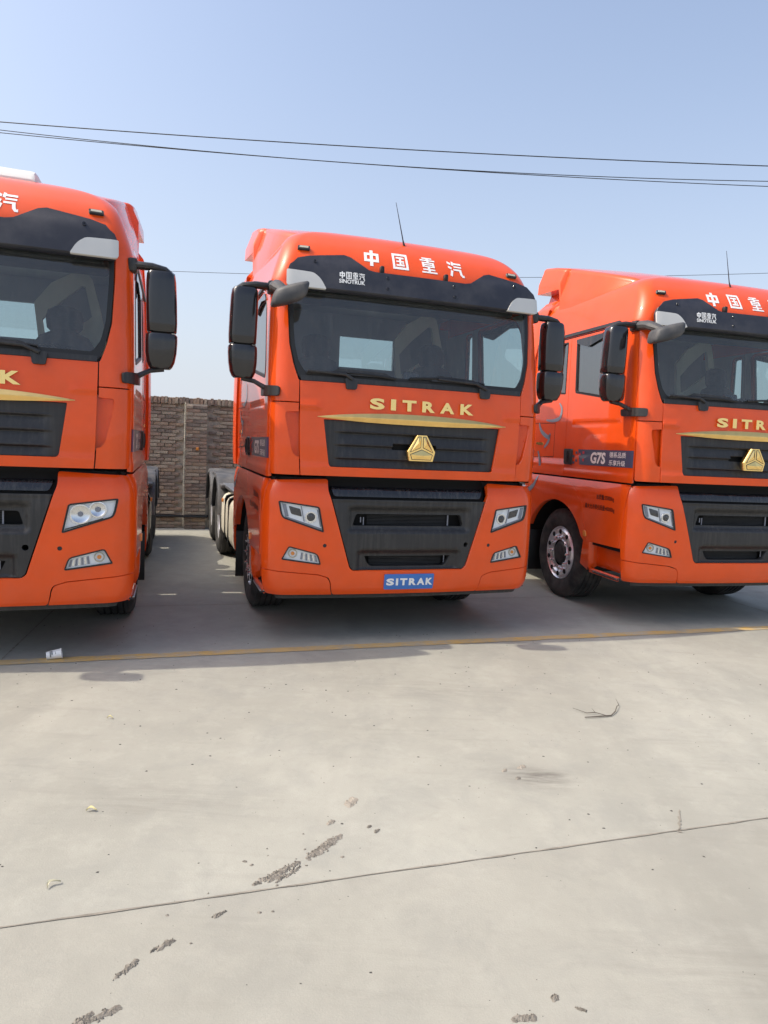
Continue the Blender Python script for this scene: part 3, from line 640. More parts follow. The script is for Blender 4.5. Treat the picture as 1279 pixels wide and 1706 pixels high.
# emblem
eb=panel('emblem','up',[(.004-.04,1.780),(-.082,1.645),(-.062,1.570),(.142,1.570),(.162,1.645),(.116-.04+.04,1.780)][::-1] if False else [(-.062,1.562),(.142-.0,1.562),(.160,1.640),(.080,1.776),(.0,1.776),(-.080,1.640)],'gold',T,(),.034,.06)
for pts in ([(-.046,1.572),(.126,1.572),(.140,1.618),(.040,1.660),(-.060,1.618)],[(-.064,1.632),(.032,1.672),(.033,1.766),(.006,1.766)],[(.144,1.632),(.048,1.672),(.047,1.766),(.074,1.766)]):
    if area(pts)<0: pts=pts[::-1]
    panel('emblem_groove','up',pts,'interior',eb,(),.0355,.004); p2=inset(pts,.005)
    cx=sum(p[0] for p in p2)/len(p2); cz=sum(p[1] for p in p2)/len(p2); V=[Vector(S('up',cx,cz,.052))]+[Vector(S('up',u,z,.037)) for u,z in p2]; n=len(p2)
    mk('emblem_facet',V,[(0,i+1,(i+1)%n+1) for i in range(n)],'gold',eb,smooth=False)
for s in (1,-1):
    f=(lambda p:p) if s>0 else neg
    panel('corner_panel','up',f(rpoly([(FRB+.008,1.415),(1.215,1.415),(1.226,1.985),(FRT+.006,1.985),(FRT+.006,1.918),(1.082,1.912),(1.088,1.88),(1.03,1.60),(1.005,1.568),(FRB+.012,1.560)],[0,.02,.01,0,0,.01,.01,.02,.01,0],3)),'paint',T,(),0,.05)
    sp=panel('air_slot','up',f([(.955,1.54),(1.10,1.54),(1.10,1.94),(.96,1.94)]),'paint',T,(),-.025,0,.05,.05,lambda u,z:-.03*sm((1.10-abs(u))/.1))
    for z in (1.655,1.77): panel('slot_rib','up',f([(1.05,z),(1.09,z),(1.09,z+.010),(1.05,z+.010)]),'paint',sp,(),-.020,.03)
    wsE=[(.992,2.172),(1.008,2.215),(1.036,2.30),(1.070,2.45),(1.092,2.735),(1.098,2.945)]
    panel('windscreen_pillar','up',f([(FRT+.006,1.995),(1.226,1.995),(1.226,2.3),(1.214,2.60),(1.207,2.945)]+wsE[::-1][0:6]+[(FRT+.007,2.165)]),'paint',T,(),0,.05)
# windscreen
we=[(.975,2.175),(.998,2.22),(1.026,2.305),(1.060,2.452),(1.082,2.735),(1.088,2.942)]
ws=[(-u,z) for u,z in we[::-1]]+[(u,z) for u,z in we]
ws=rpoly(ws,.02,3)
wo=panel('windscreen','up',ws,'windscreen_glass',T,(),-.006,0)
panel('glass_border','up',ws,'rubber_seal',wo,[rpoly([(-.94,2.235),(.94,2.235),(.995,2.32),(1.028,2.46),(1.05,2.73),(1.055,2.90),(-1.055,2.90),(-1.05,2.73),(-1.028,2.46),(-.995,2.32)],.03,3)[::-1]],-.004,.02)
panel('scuttle_strip','up',[(-.97,2.166),(.97,2.166),(.975,2.205),(-.975,2.205)],'black_plastic',T,(),.006,.02)
for k,(ub,ue,zb) in enumerate(((-.565,-.02,2.232),(.615,.02,2.225))):
    wp=panel('wiper','up',rpoly([(ub-.045,2.115),(ub+.035,2.115),(ub+.05,2.20),(ub-.06,2.20)],.012,3),'black_plastic',T,(),.03,.05)
    e=(ub-.30 if k==0 else ub+.05)
    V=[S('up',ub,2.19,.035),S('up',ub-.06,2.225,.04),S('up',ub-.36,2.235,.035)] if k==0 else [S('up',ub,2.19,.035),S('up',ub-.10,2.23,.04),S('up',ub-.45,2.245,.035)]
    tubeo('wiper_arm',V,[.016,.014,.009],'black_plastic',wp,8)
    pts=[]; uu=(-.93,-.20) if k==0 else (-.08,.60)
    for i in range(13):
        t=i/12; pts.append(S('up',uu[0]+(uu[1]-uu[0])*t,2.222+.020*math.sin(math.pi*t)+(.012 if k else 0),.022))
    tubeo('wiper_blade',pts,.011,'rubber_seal',wp,6)
    sp2=[(uu[0]+.18,2.225),(uu[1]-.02,2.225),(uu[1]-.10,2.262),(uu[0]+.25,2.275)]
    panel('wiper_spoiler','up',rpoly(sp2,.01,2),'black_plastic',wp,(),.026,.012)
# ---- flanks
def D(pts): return [(uy(y),z) for y,z in pts]
for s in (1,-1):
    f=(lambda p:p) if s>0 else neg
    wh=rpoly(D([(1.262,2.905),(.42,2.915),(.315,2.80),(.262,2.30),(.29,2.185),(1.236,2.318)]),[.05,.10,.06,.05,.05,.03],4)
    if area(wh)<0: wh=wh[::-1]
    dp=[(1.233,1.392)]+D([(1.392,1.392),(1.385,2.938)])+[(1.216,2.938),(1.222,2.6),(1.233,2.3)]
    def dof(u,z):
        y=abs(u)-UC+YE0
        return -.010*math.exp(-((z-1.99)/.016)**2)*sm((y-.3)/.1)*sm((1.27-y)/.02)+.012*sm((1.50-z)/.06)-.0
    door=panel('door','up',f(dp),'paint',T,[f(wh)[::-1]],0,.03,.06,.035,dof)
    panel('door_window','up',f(inset(wh,.004)),'side_glass',door,(),-.012,0)
    ring('window_seal','up',f(wh),.022,'rubber_seal',door,.003,.02)
    panel('rain_shield','up',f(rpoly(D([(1.24,2.86),(1.0,2.80),(.62,2.87),(.34,2.84),(.43,2.912),(1.255,2.905)]),.02,3)),'gloss_black',door,(),.012,.006)
    hh=rpoly(D([(1.375,1.525),(1.215,1.525),(1.215,1.70),(1.385,1.70)]),.03,4); hh=hh if area(hh)>0 else hh[::-1]
    hd=panel('door_handle','up',f(hh),'black_plastic',door,[f(inset(hh,.035))[::-1]],.022,.03)
    panel('handle_recess','up',f(inset(hh,.03)),'deep_black',hd,(),.004,0)
    tubeo('grip',[S('up',s*uy(1.29),1.55,.02),S('up',s*uy(1.295),1.61,.026),S('up',s*uy(1.30),1.675,.02)],.016,'black_plastic',hd,8)
    # decal
    st=panel('door_sticker','up',[(s*uy(1.06) if s>0 else -uy(1.06),1.532),(-1.237,1.538),(-1.237,1.704),(-uy(1.10),1.697)] if s<0 else [(1.237,1.538),(uy(1.06),1.532),(uy(1.10),1.697),(1.237,1.704)],'decal_slate',door,(),.004,0)
    if s<0:
        text('sticker_lettering','G7S','up',-uy(.695),1.614,.285,.122,'decal_white',st,bold=.04,off=.0065,shear=.08)
        text('sticker_lettering','德系品质','up',-uy(.34),1.655,.285,.056,'decal_white',st,bold=.012,off=.0065); text('sticker_lettering','乐享升级','up',-uy(.345),1.575,.285,.056,'decal_white',st,bold=.012,off=.0065)
    else:
        text('sticker_lettering','G7S','up',uy(.52),1.614,.285,.122,'decal_white',st,bold=.04,off=.0065,shear=.08)
        text('sticker_lettering','德系品质','up',uy(.87),1.655,.285,.056,'decal_white',st,bold=.012,off=.0065); text('sticker_lettering','乐享升级','up',uy(.87),1.575,.285,.056,'decal_white',st,bold=.012,off=.0065)
    for y,z,cm in ((.985,1.665,'decal_red'),(.985,1.585,'decal_red'),(1.06,1.645,'decal_red'),(1.13,1.575,'decal_slate'),(1.13,1.66,'decal_slate'),(1.19,1.62,'decal_slate'),(1.185,1.55,'decal_slate')):
        panel('sticker_square','up',f(D([(y+.018,z-.014),(y-.018,z-.014),(y-.018,z+.014),(y+.018,z+.014)][::-1])),cm,st,(),.006,0)
    # sleeper side
    wq=rpoly(D([(1.60,2.905),(1.455,2.905),(1.455,2.315),(1.63,2.33)]),[.05,.02,.02,.03],3); wq=wq if area(wq)>0 else wq[::-1]
    sp=panel('sleeper_panel','up',f([q_ for q_ in D([(1.400,1.392),(2.28,1.392),(2.28,2.938),(1.393,2.938)])]),'paint',T,[f(wq)[::-1]],0,.03,.08,.05,lambda u,z:.012*sm((1.50-z)/.06)-.008*math.exp(-((z-1.56)/.012)**2))
    panel('side_window','up',f(inset(wq,.004)),'side_glass',sp,(),-.012,0); ring('window_seal','up',f(wq),.016,'rubber_seal',sp,.003,.02)
    loc=[(1.66,1.99),(1.66,1.60),(2.27,1.58),(2.27,2.0)]
    for a,b_ in zip(loc,loc[1:]+loc[:1]):
        d_=Vector((b_[0]-a[0],b_[1]-a[1])).normalized()*.003; nn=Vector((-d_.y,d_.x)); pl=D([(a[0]-nn.x,a[1]-nn.y),(b_[0]-nn.x,b_[1]-nn.y),(b_[0]+nn.x,b_[1]+nn.y),(a[0]+nn.x,a[1]+nn.y)]); pl=pl if area(pl)>0 else pl[::-1]
        panel('locker_gap','up',f(pl),'deep_black',sp,(),.0015,0)
    panel('model_badge','up',f([q_ for q_ in D([(1.93,1.735),(2.10,1.735),(2.10,1.765),(1.93,1.765)])]),'gold',sp,(),.006,.006)
    # swirl decal on the sleeper side
    def ribbon(pts,wd,shn,off=.004):
        P=[]; n=len(pts); 
        c=[]
        for i in range(n-1):
            p0,p1,p2,p3=(Vector(pts[max(0,min(n-1,i+k))]) for k in (-1,0,1,2))
            for j in range(8):
                t=j/8; c.append(.5*((2*p1)+(p2-p0)*t+(2*p0-5*p1+4*p2-p3)*t*t+(3*p1-p0-3*p2+p3)*t**3))
        c.append(Vector(pts[-1])); V=[];F=[]
        for i,p in enumerate(c):
            d_=(c[min(i+1,len(c)-1)]-c[max(i-1,0)]).normalized(); nn=Vector((-d_.y,d_.x))*wd*(.35+.65*math.sin(math.pi*(i+.5)/len(c)))
            for k in (-1,1): V.append(S(shn,s*uy((p+nn*k).x),(p+nn*k).y,off))
            if i: F.append((2*i-2,2*i-1,2*i+1,2*i)if s>0 else (2*i,2*i+1,2*i-1,2*i-2))
        return mk('swirl_decal',V,F,'decal_blue',sp)
    ribbon([(1.58,2.22),(1.52,2.15),(1.56,2.05),(1.72,2.02),(1.88,2.03)],.022,'up')
    ribbon([(2.06,2.0),(1.99,1.90),(1.82,1.83),(1.76,1.87)],.026,'up'); ribbon([(1.77,1.87),(1.80,1.78),(1.90,1.70)],.022,'up'); ribbon([(2.05,1.66),(2.0,1.56),(1.99,1.45),(1.98,1.40)],.026,'up')
    ribbon([(1.97,1.36),(2.05,1.24),(2.20,1.17),(2.24,1.22)],.030,'low'); ribbon([(2.20,2.42),(2.10,2.35),(2.12,2.25)],.03,'up')
    # lower flank
    fen=[(1.33,1.372),(1.13,1.325),(1.0,1.245),(.90,1.14),(.835,1.02),(.775,.86),(.742,.735)]
    ldp=[(1.272,.745)]+D(fen[::-1])+[(1.195,1.372),(1.216,1.29),(1.252,1.10),(1.270,.80)]
    ld=panel('step_door','low',f(ldp if area(ldp)>0 else ldp[::-1]),'paint',T,(),0,.04)
    if s<0:
        text('door_lettering','总质量:25000kg','low',-uy(.42),1.215,.33,.062,'decal_dark',ld,bold=.012,off=.003); text('door_lettering','最大允许牵引质量:40000kg','low',-uy(.52),1.107,.56,.062,'decal_dark',ld,bold=.012,off=.003)
    arc=[(1.475+.70*math.cos(R(a)),.47+.645*math.sin(R(a))) for a in range(158,20,-6)]
    fpz=[(y-.008,z) for y,z in fen]
    fl=D([(y+.008,z) for y,z in fen]+[(.785,.735)]+[(2.95-y,z) for y,z in arc[::-1]][::-1][::1] if False else [(y+.008,z) for y,z in fen]+[(.80,.735)]+[p for p in arc if p[1]>.735 or p[0]>1.4]+[(2.26,.70),(2.285,.75),(2.285,1.372)])
    fl=fl if area(fl)>0 else fl[::-1]
    fe=panel('wheel_fender','low',f(fl),'paint',T,(),.0,.06)
    panel('side_marker','low',f(rpoly(D([(.735,.78),(.785,.78),(.80,.84),(.75,.84)]),.01,2)),'amber',fe,(),.012,.012)
    # wheel arch liner
    bm=bmesh.new(); n=24; rg=[]
    for x in (1.225,.80):
        rg.append([bm.verts.new((s*x,1.475+.72*math.cos(R(a)),.47+.675*math.sin(R(a)))) for a in [-5+190*k/n for k in range(n+1)]])
    for k in range(n): bm.faces.new((rg[0][k],rg[0][k+1],rg[1][k+1],rg[1][k]))
    bmo('arch_liner',bm,'deep_black',T)
    # step
    stp=panel('step_well','low',f(D([(.215,.415),(.80,.415),(.79,.738),(.215,.738)])),'paint',T,(),-.105,.0)
    panel('step_well_end','low',f(rpoly(D([(.66,.405),(.835,.475),(.795,.738),(.68,.738)]),.01,2)),'paint',stp,(),.0,.11)
    panel('step_lip','low',f(rpoly([(1.262,.402)]+D([(.67,.402),(.665,.440)])+[(1.268,.440)],.008,2)),'paint',stp,(),.0,.03)
    for k in range(4):
        x=1.225-.026*k; boxo('tread_bar',(s*x,.44,.436),(.017,.42,.012),'steel_tread',stp,.003)
    boxo('step_plate',(s*1.175,.44,.424),(.11,.44,.008),'interior',stp,.002)
    # mud flap behind the front wheel
    boxo('mud_flap',(s*1.08,2.10,.43),(.30,.015,.50),'rubber_seal',T,.004)
    panel('fender_tail','low',f(rpoly(D([(2.165,.44),(2.245,.44),(2.285,.70),(2.19,.72)]),.01,2)),'paint',T,(),.0,.05)
    # gap backing
    wl=[(u,z) for u,z in inset(wh,-.03)]
    panel('door_liner','up',f([(1.30,1.45)]+D([(1.385,1.45),(1.385,2.95),(.20,2.95)])),'liner_grey',T,[f(wl)[::-1]],-.04,0,.1,.1)
    panel('sleeper_liner','up',f(D([(1.40,1.45),(2.24,1.45),(2.24,2.95),(1.40,2.95)])),'liner_grey',T,[f(inset(wq,-.02))[::-1]],-.036,0,.1,.1)
    panel('pillar_backing','up',f([(.95,1.40),(uy(.30),1.40),(uy(.30),2.0),(.95,2.0)]),'deep_black',T,(),-.11,0,.1,.1)
    panel('door_backing','up',f([(1.185,2.0),(uy(.22),2.0),(uy(.22),2.30),(uy(.22),2.94),(1.18,2.94)]),'deep_black',T,(),-.04,0,.1,.1)
    panel('door_backing','up',f(D([(1.33,1.38),(1.44,1.38),(1.44,2.94),(1.33,2.94)])),'deep_black',T,(),-.035,0,.1,.1)
    panel('sill_backing','low',f([(1.15,.70),(uy(.80),.70),(uy(1.2),1.18),(uy(1.9),1.25),(uy(2.28),1.25),(uy(2.28),1.41),(1.15,1.41)]),'deep_black',T,(),-.045,0,.1,.1)
# ---- roof
zs=[r_[0] for r_ in SH['roof'] if r_[0]>=2.946]; zs=[2.946]+zs
us=[-uy(2.28)+ (uy(2.28)-UC)*k/14 for k in range(14)]+[-UC+(UC-UA)*k/14 for k in range(14)]+[-UA+2*UA*k/30 for k in range(30)]+[UA+(UC-UA)*k/14 for k in range(14)]+[UC+(uy(2.28)-UC)*k/14 for k in range(15)]
V=[];Nn=[];F=[]; nu=len(us)
for z in zs:
    for u in us:
        V.append(S('roof',u,z)); zc=min(max(z,2.95),3.522); a=Vector(S('roof',u+.004,zc))-Vector(S('roof',u-.004,zc)); b_=Vector(S('roof',u,zc+.004))-Vector(S('roof',u,zc-.004)); nn=a.cross(b_); Nn.append(nn.normalized() if nn.length>1e-9 else Vector((0,0,1)))
for i in range(len(zs)-1):
    for j in range(nu-1): F.append((i*nu+j,i*nu+j+1,(i+1)*nu+j+1,(i+1)*nu+j))
roof=mk('roof',V,F,'paint',T,Nn)
for u,ch in zip((-.405,-.140,.130,.400),'中国重汽'): glyph('roof_character',ch,'roof',u,3.222,.145,.150,'decal_white',roof)
for s in (-1,1):
    mkp=panel('marker_lamp','roof',rpoly([(s*1.0-.052,3.222),(s*1.0+.052,3.222),(s*1.0+.052,3.250),(s*1.0-.052,3.250)],.008,2),'black_plastic',T,(),.022,.03); panel('lamp_lens','roof',rpoly([(s*1.0-.038,3.229),(s*1.0+.038,3.229),(s*1.0+.038,3.245),(s*1.0-.038,3.245)],.004,2),'marker_lens',mkp,(),.025,.006)
    f=(lambda p:p) if s>0 else neg
    panel('drip_rail','roof',f(D([(.37,2.956),(2.05,2.956),(2.05,2.990),(.37,2.990)])),'black_plastic',T,(),.016,.02)
    # rear side fairing
    sf=[(1.97,3.45),(2.05,3.33),(2.16,3.15),(2.25,2.95),(2.288,2.80),(2.288,1.40),(2.40,1.40),(2.44,2.0),(2.46,2.6),(2.47,3.2),(2.46,3.36),(2.43,3.44),(2.36,3.475),(2.10,3.475),(2.0,3.465)]
    pl=D(sf); pl=pl if area(pl)>0 else pl[::-1]
    panel('side_fairing','up',f(pl),'paint',T,(),.0,.14,.06,.06,lambda u,z:.012+.03*sm((abs(u)-UC+YE0-2.2)/.2)*sm((3.3-z)/.5)-.10*sm((z-3.34)/.14)-.0)
    bk=D([(2.2,1.40),(2.36,1.40),(2.36,3.2),(2.2,3.2)]); panel('fairing_backing','up',f(bk if area(bk)>0 else bk[::-1]),'deep_black',T,(),-.02,0)
# knobs on the visor top
# ---- sun visor
vt=[(1.086,2.884),(1.088,2.995),(1.078,3.035),(1.03,3.095),(.93,3.125),(.655,3.163),(.60,3.148),(.455,3.052),(.40,3.042)]
vis=[(-.8,2.879),(0,2.875),(.8,2.879)]+vt+[(-u,z) for u,z in vt[::-1]]
def vo(u,z):
    sp_=sm((abs(u)-.70)/.18)*sm((3.0-z)/.03)*.022
    return -sp_*0
visor=panel('sun_visor','up',vis,'visor_grey',T,(),.10,.085,.06,.03,lambda u,z:-.02*sm((z-3.04)/.14))
for s in (-1,1):
    f=(lambda p:p) if s>0 else neg
    sv=panel('silver_panel','up',f(rpoly([(.800,2.868),(1.092,2.872),(1.093,2.995),(.90,2.985),(.845,2.945)],[.01,.02,.01,.03,.03],3)),'silver_plate',visor,(),.106,.03)
    for u,z in ((1.072,2.89),(1.072,2.982),(.85,2.925),(.835,2.885)): panel('rivet','up',circ(s*u,z,.006,8),'interior',sv,(),.108,.004) if False else None
    for u,z in ((.294,3.004),(.297,2.923),(.892,3.076)): panel('bolt','up',circ(s*u,z,.013,10),'gloss_black',visor,[circ(s*u,z,.005,8)[::-1]],.106,.01)
    kb=boxo('visor_knob',(0,0,0),(.035,.05,.062),'rubber_seal',visor,.012); p=S('up',s*.288-.036,3.10,.035); kb.data.transform(Matrix.Translation(p))
[glyph('visor_lettering',ch,'up',-.594+(k-1.5)*.054,2.990,.047,.052,'decal_white',visor,.104) for k,ch in enumerate('中国重汽')]; text('visor_lettering','SINOTRUK','up',-.594,2.944,.212,.031,'decal_white',visor,bold=.03,off=.104)
# ---- antenna
a0=S('roof',-.05,3.41); an=tubeo('antenna',[a0,(a0[0]-.010,a0[1]+.01,a0[2]+.05),(a0[0]-.095,a0[1]-.01,a0[2]+.345)],[.011,.005,.002],'wire_black',T,6)
# ---- roof air deflector
def sect(y,hw,zb,zt,r,n=7):
    pts=[(-hw,y,zb),(-hw*.995,y,zb+(zt-zb)*.3)]
    hw2=hw-(zt-zb)*.17
    for k in range(n+1):
        a=math.pi-math.pi/2*k/n; pts.append((-(hw2-r)+r*math.cos(a),y,zt-.05-r+r*math.sin(a)))
    for k in range(1,8): x=-(hw2-r)+2*(hw2-r)*k/8; pts.append((x,y,zt-.05+.05*math.cos(x/hw2*math.pi/2)))
    for k in range(n+1):
        a=math.pi/2-math.pi/2*k/n; pts.append(((hw2-r)+r*math.cos(a),y,zt-.05-r+r*math.sin(a)))
    return pts+[(hw*.995,y,zb+(zt-zb)*.3),(hw,y,zb)]
df=loft('roof_deflector',[sect(.62,.86,3.30,3.46,.05),sect(.80,1.0,3.30,3.545,.06),sect(1.05,1.08,3.30,3.625,.06),sect(1.3,1.11,3.30,3.70,.06),sect(1.65,1.14,3.30,3.80,.06),sect(1.90,1.15,3.31,3.868,.06),sect(1.92,1.152,3.50,3.873,.06),sect(1.94,1.153,3.575,3.878,.06),sect(2.2,1.165,3.59,3.945,.06),sect(2.43,1.175,3.60,3.985,.06)],'paint',T,True,28)
loft('deflector_base',[sect(1.6,1.06,3.30,3.60,.04),sect(1.95,1.065,3.30,3.66,.04),sect(2.40,1.065,3.30,3.70,.04)],'paint',df)
# ---- cab back, floor, interior
cabin=boxo('cab_back',(0,2.30,1.98),(.0,.0,.0),'interior',T,0); 
def plate(name,c,s_,m,par=None,bev=.01,rot=None): return boxo(name,c,s_,m,par or T,bev,rot)
bpy.data.objects.remove(cabin)
RX0,RX1,RZ0,RZ1=-.13,.51,2.53,2.87
bm=bmesh.new()
for c,s_ in ((((RX0-1.18)/2,2.24,2.30),(1.18+RX0,.05,1.9)),(((RX1+1.18)/2,2.24,2.30),(1.18-RX1,.05,1.9)),(((RX0+RX1)/2,2.24,(1.35+RZ0)/2),(RX1-RX0,.05,RZ0-1.35)),(((RX0+RX1)/2,2.24,(RZ1+3.25)/2),(RX1-RX0,.05,3.25-RZ1))): box(bm,c,s_)
cb=bmo('rear_wall',bm,'rear_trim',T,smooth=False)
mk('rear_window',[(RX0,2.23,RZ0),(RX1,2.23,RZ0),(RX1,2.23,RZ1),(RX0,2.23,RZ1)],[(0,1,2,3)],'side_glass',cb,smooth=False)
plate('cab_floor',(0,1.22,1.36),(2.32,2.0,.06),'interior'); plate('bunk',(0,1.90,1.86),(2.2,.66,.18),'seat_fabric',None,.05)
plate('headliner',(0,1.35,3.12),(2.1,1.75,.03),'liner_grey')
plate('upper_locker',(0,.52,2.98),(2.0,.42,.20),'interior',None,.03)
db=loft('dashboard',[[(x,.17+.05*x*x,1.9),(x,.17+.05*x*x,2.185),(x,.34,2.225),(x,.55,2.20),(x,.66,2.08),(x,.62,1.9)] for x in (-1.12,-.8,-.4,0,.4,.8,1.12)],'interior',T)
plate('dash_unit',(.08,.42,2.27),(.16,.05,.14),'gloss_black',db,.02,Matrix.Rotation(R(-12),3,'X')); plate('dash_unit_stem',(.08,.44,2.20),(.03,.03,.08),'gloss_black',db,.005)
for s in (-1,1):
    st=loft('seat',[[(s*.60+wx*math.cos(a),1.12+dy+.10*math.sin(a),z) for a in [2*math.pi*k/16 for k in range(16)]] for z,wx,dy in ((1.85,.27,0),(2.0,.27,.03),(2.2,.26,.06),(2.38,.24,.10),(2.46,.19,.12),(2.50,.10,.13))],'seat_fabric',T)
    loft('headrest',[[(s*.60+wx*math.cos(a),1.27+.06*math.sin(a),z) for a in [2*math.pi*k/14 for k in range(14)]] for z,wx in ((2.49,.10),(2.53,.14),(2.62,.15),(2.68,.13),(2.71,.07))],'seat_fabric',st)
    boxo('cushion',(s*.60,.92,1.86),(.50,.50,.16),'seat_fabric',st,.05)
# steering wheel on the image-right side (left-hand drive)
bm=bmesh.new(); n=28; cx,cy,cz=.60,.62,2.19; rgs=[]
for k in range(n):
    t=2*math.pi*k/n; c_=Vector((cx+.23*math.cos(t),cy+.23*math.sin(t)*math.cos(R(38)),cz+.23*math.sin(t)*math.sin(R(38)))); d_=Vector((math.cos(t),math.sin(t)*math.cos(R(38)),math.sin(t)*math.sin(R(38)))); nn=Vector((0,-math.sin(R(38)),math.cos(R(38))))
    rgs.append([bm.verts.new(c_+d_*.016*math.cos(a)+nn*.016*math.sin(a)) for a in [2*math.pi*j/8 for j in range(8)]])
for k in range(n):
    for j in range(8): bm.faces.new((rgs[k][j],rgs[k][(j+1)%8],rgs[(k+1)%n][(j+1)%8],rgs[(k+1)%n][j]))
stw=bmo('steering_wheel',bm,'gloss_black',T); boxo('steering_hub',(cx,cy,cz),(.42,.10,.05),'interior',stw,.02,Matrix.Rotation(R(38),3,'X'))
# beige panel with a hole, added to stand in for a windscreen reflection
tp_=[(0.305, 1.6, 2.78), (0.443, 1.6, 2.961), (0.653, 1.6, 3.088), (0.719, 1.6, 3.098), (0.776, 1.6, 3.027), (0.85, 1.6, 2.747), (0.937, 1.6, 2.268), (0.36, 1.6, 2.268)]
hl_=[(0.368, 1.6, 2.638), (0.491, 1.6, 2.78), (0.691, 1.6, 2.96), (0.721, 1.6, 2.951), (0.775, 1.6, 2.698), (0.747, 1.6, 2.666), (0.397, 1.6, 2.42)]
bm=bmesh.new(); ee=[]
for lp in (tp_,hl_):
    vv=[bm.verts.new(p) for p in lp]; ee+=[bm.edges.new((vv[i-1],vv[i])) for i in range(len(vv))]
bmesh.ops.triangle_fill(bm,use_beauty=True,edges=ee)
ex=bmesh.ops.extrude_face_region(bm,geom=bm.faces[:]); [setattr(v,'co',v.co+Vector((0,.05,0))) for v in ex['geom'] if isinstance(v,bmesh.types.BMVert)]
bmesh.ops.recalc_face_normals(bm,faces=bm.faces); bmo('reflection_panel',bm,'reflection_beige',T,smooth=False)
# ---- mirrors
def housing(name,s,x0,x1,y0,y1,lv,m,par):
    rings=[]
    for z,k,dxx in lv:
        cx=(x0+x1)/2+dxx; cy=(y0+y1)/2; a=(x1-x0)/2*k; b_=(y1-y0)/2*k; rg=[]
        for j in range(28):
            t=2*math.pi*j/28; e=.42; ct,sn=math.cos(t),math.sin(t)
            yy=math.copysign(abs(sn)**e,sn)*b_
            if sn<0: yy=-b_*(abs(sn)**.75)
            rg.append((s*(cx+math.copysign(abs(ct)**e,ct)*a),cy+yy,z))
        rings.append(rg)
    return loft(name,rings,m,par,True,50)
for s in (-1,1):
    X=0 if s<0 else -.015
    mr=housing('mirror',s,1.305+X,1.525+X,.20,.36,[(2.432,.90,.004),(2.440,.97,.004),(2.50,1,.004),(2.65,1.0,0),(2.80,.97,-.004),(2.850,.92,-.006),(2.868,.80,-.008)],'mirror_plastic',T)
    housing('wide_angle_housing',s,1.300+X,1.530+X,.19,.36,[(2.165,.62,-.005),(2.178,.74,-.004),(2.215,.88,-.002),(2.28,.97,0),(2.36,1,.002),(2.408,.99,.003),(2.418,.92,.003)],'mirror_plastic',mr)
    housing('mirror_neck',s,1.34+X,1.49+X,.25,.35,[(2.410,1,0),(2.440,1,0)],'rubber_seal',mr)
    mk('mirror_glass',[(s*(1.33+X),.362,2.46),(s*(1.50+X),.362,2.46),(s*(1.50+X),.362,2.83),(s*(1.33+X),.362,2.83)],[(0,1,2,3)],'chrome',mr,smooth=False)
    tubeo('upper_arm',[(s*1.16,.30,2.905),(s*1.25,.27,2.90),(s*1.33,.27,2.90),(s*1.42,.28,2.885),(s*1.48,.29,2.845)],[.036,.036,.036,.036,.030],'black_plastic',mr,10,.8)
    boxo('arm_bracket',(s*1.195,.30,2.90),(.07,.11,.10),'black_plastic',mr,.02)
    tubeo('lower_arm',[(s*1.20,.20,2.075),(s*1.245,.22,2.10),(s*1.32,.26,2.145),(s*1.42,.27,2.165)],[.038,.034,.030,.034],'black_plastic',mr,10,.6)
    f=(lambda p:p) if s>0 else neg
    panel('lower_bracket','up',f(rpoly([(1.135,2.03),(1.42,2.035),(1.43,2.10),(1.30,2.115),(1.13,2.105)],.02,3)),'black_plastic',mr,(),.035,.04)
# kerb mirror in front of the windscreen, image-left side only
km=loft('kerb_mirror',[[(x+.012*math.sin(a),-.062+dy+.085*math.copysign(abs(math.cos(a))**.6,math.cos(a))*k,zc+.072*math.copysign(abs(math.sin(a))**.6,math.sin(a))*k) for a in [2*math.pi*j/18 for j in range(18)]] for x,zc,dy,k in ((-1.235,2.752,.04,.55),(-1.230,2.754,.04,.80),(-1.215,2.760,.035,.96),(-1.17,2.772,.02,1.03),(-1.10,2.793,.0,1.06),(-1.04,2.813,-.015,1.0),(-1.005,2.826,-.025,.92),(-.990,2.832,-.028,.78),(-.985,2.834,-.028,.55))],'fender_grey',T)
tubeo('mirror_stalk',[(-1.175,.24,2.90),(-1.18,.12,2.885),(-1.17,.0,2.84),(-1.14,-.06,2.80)],[.055,.055,.05,.04],'fender_grey',km,10,.8)
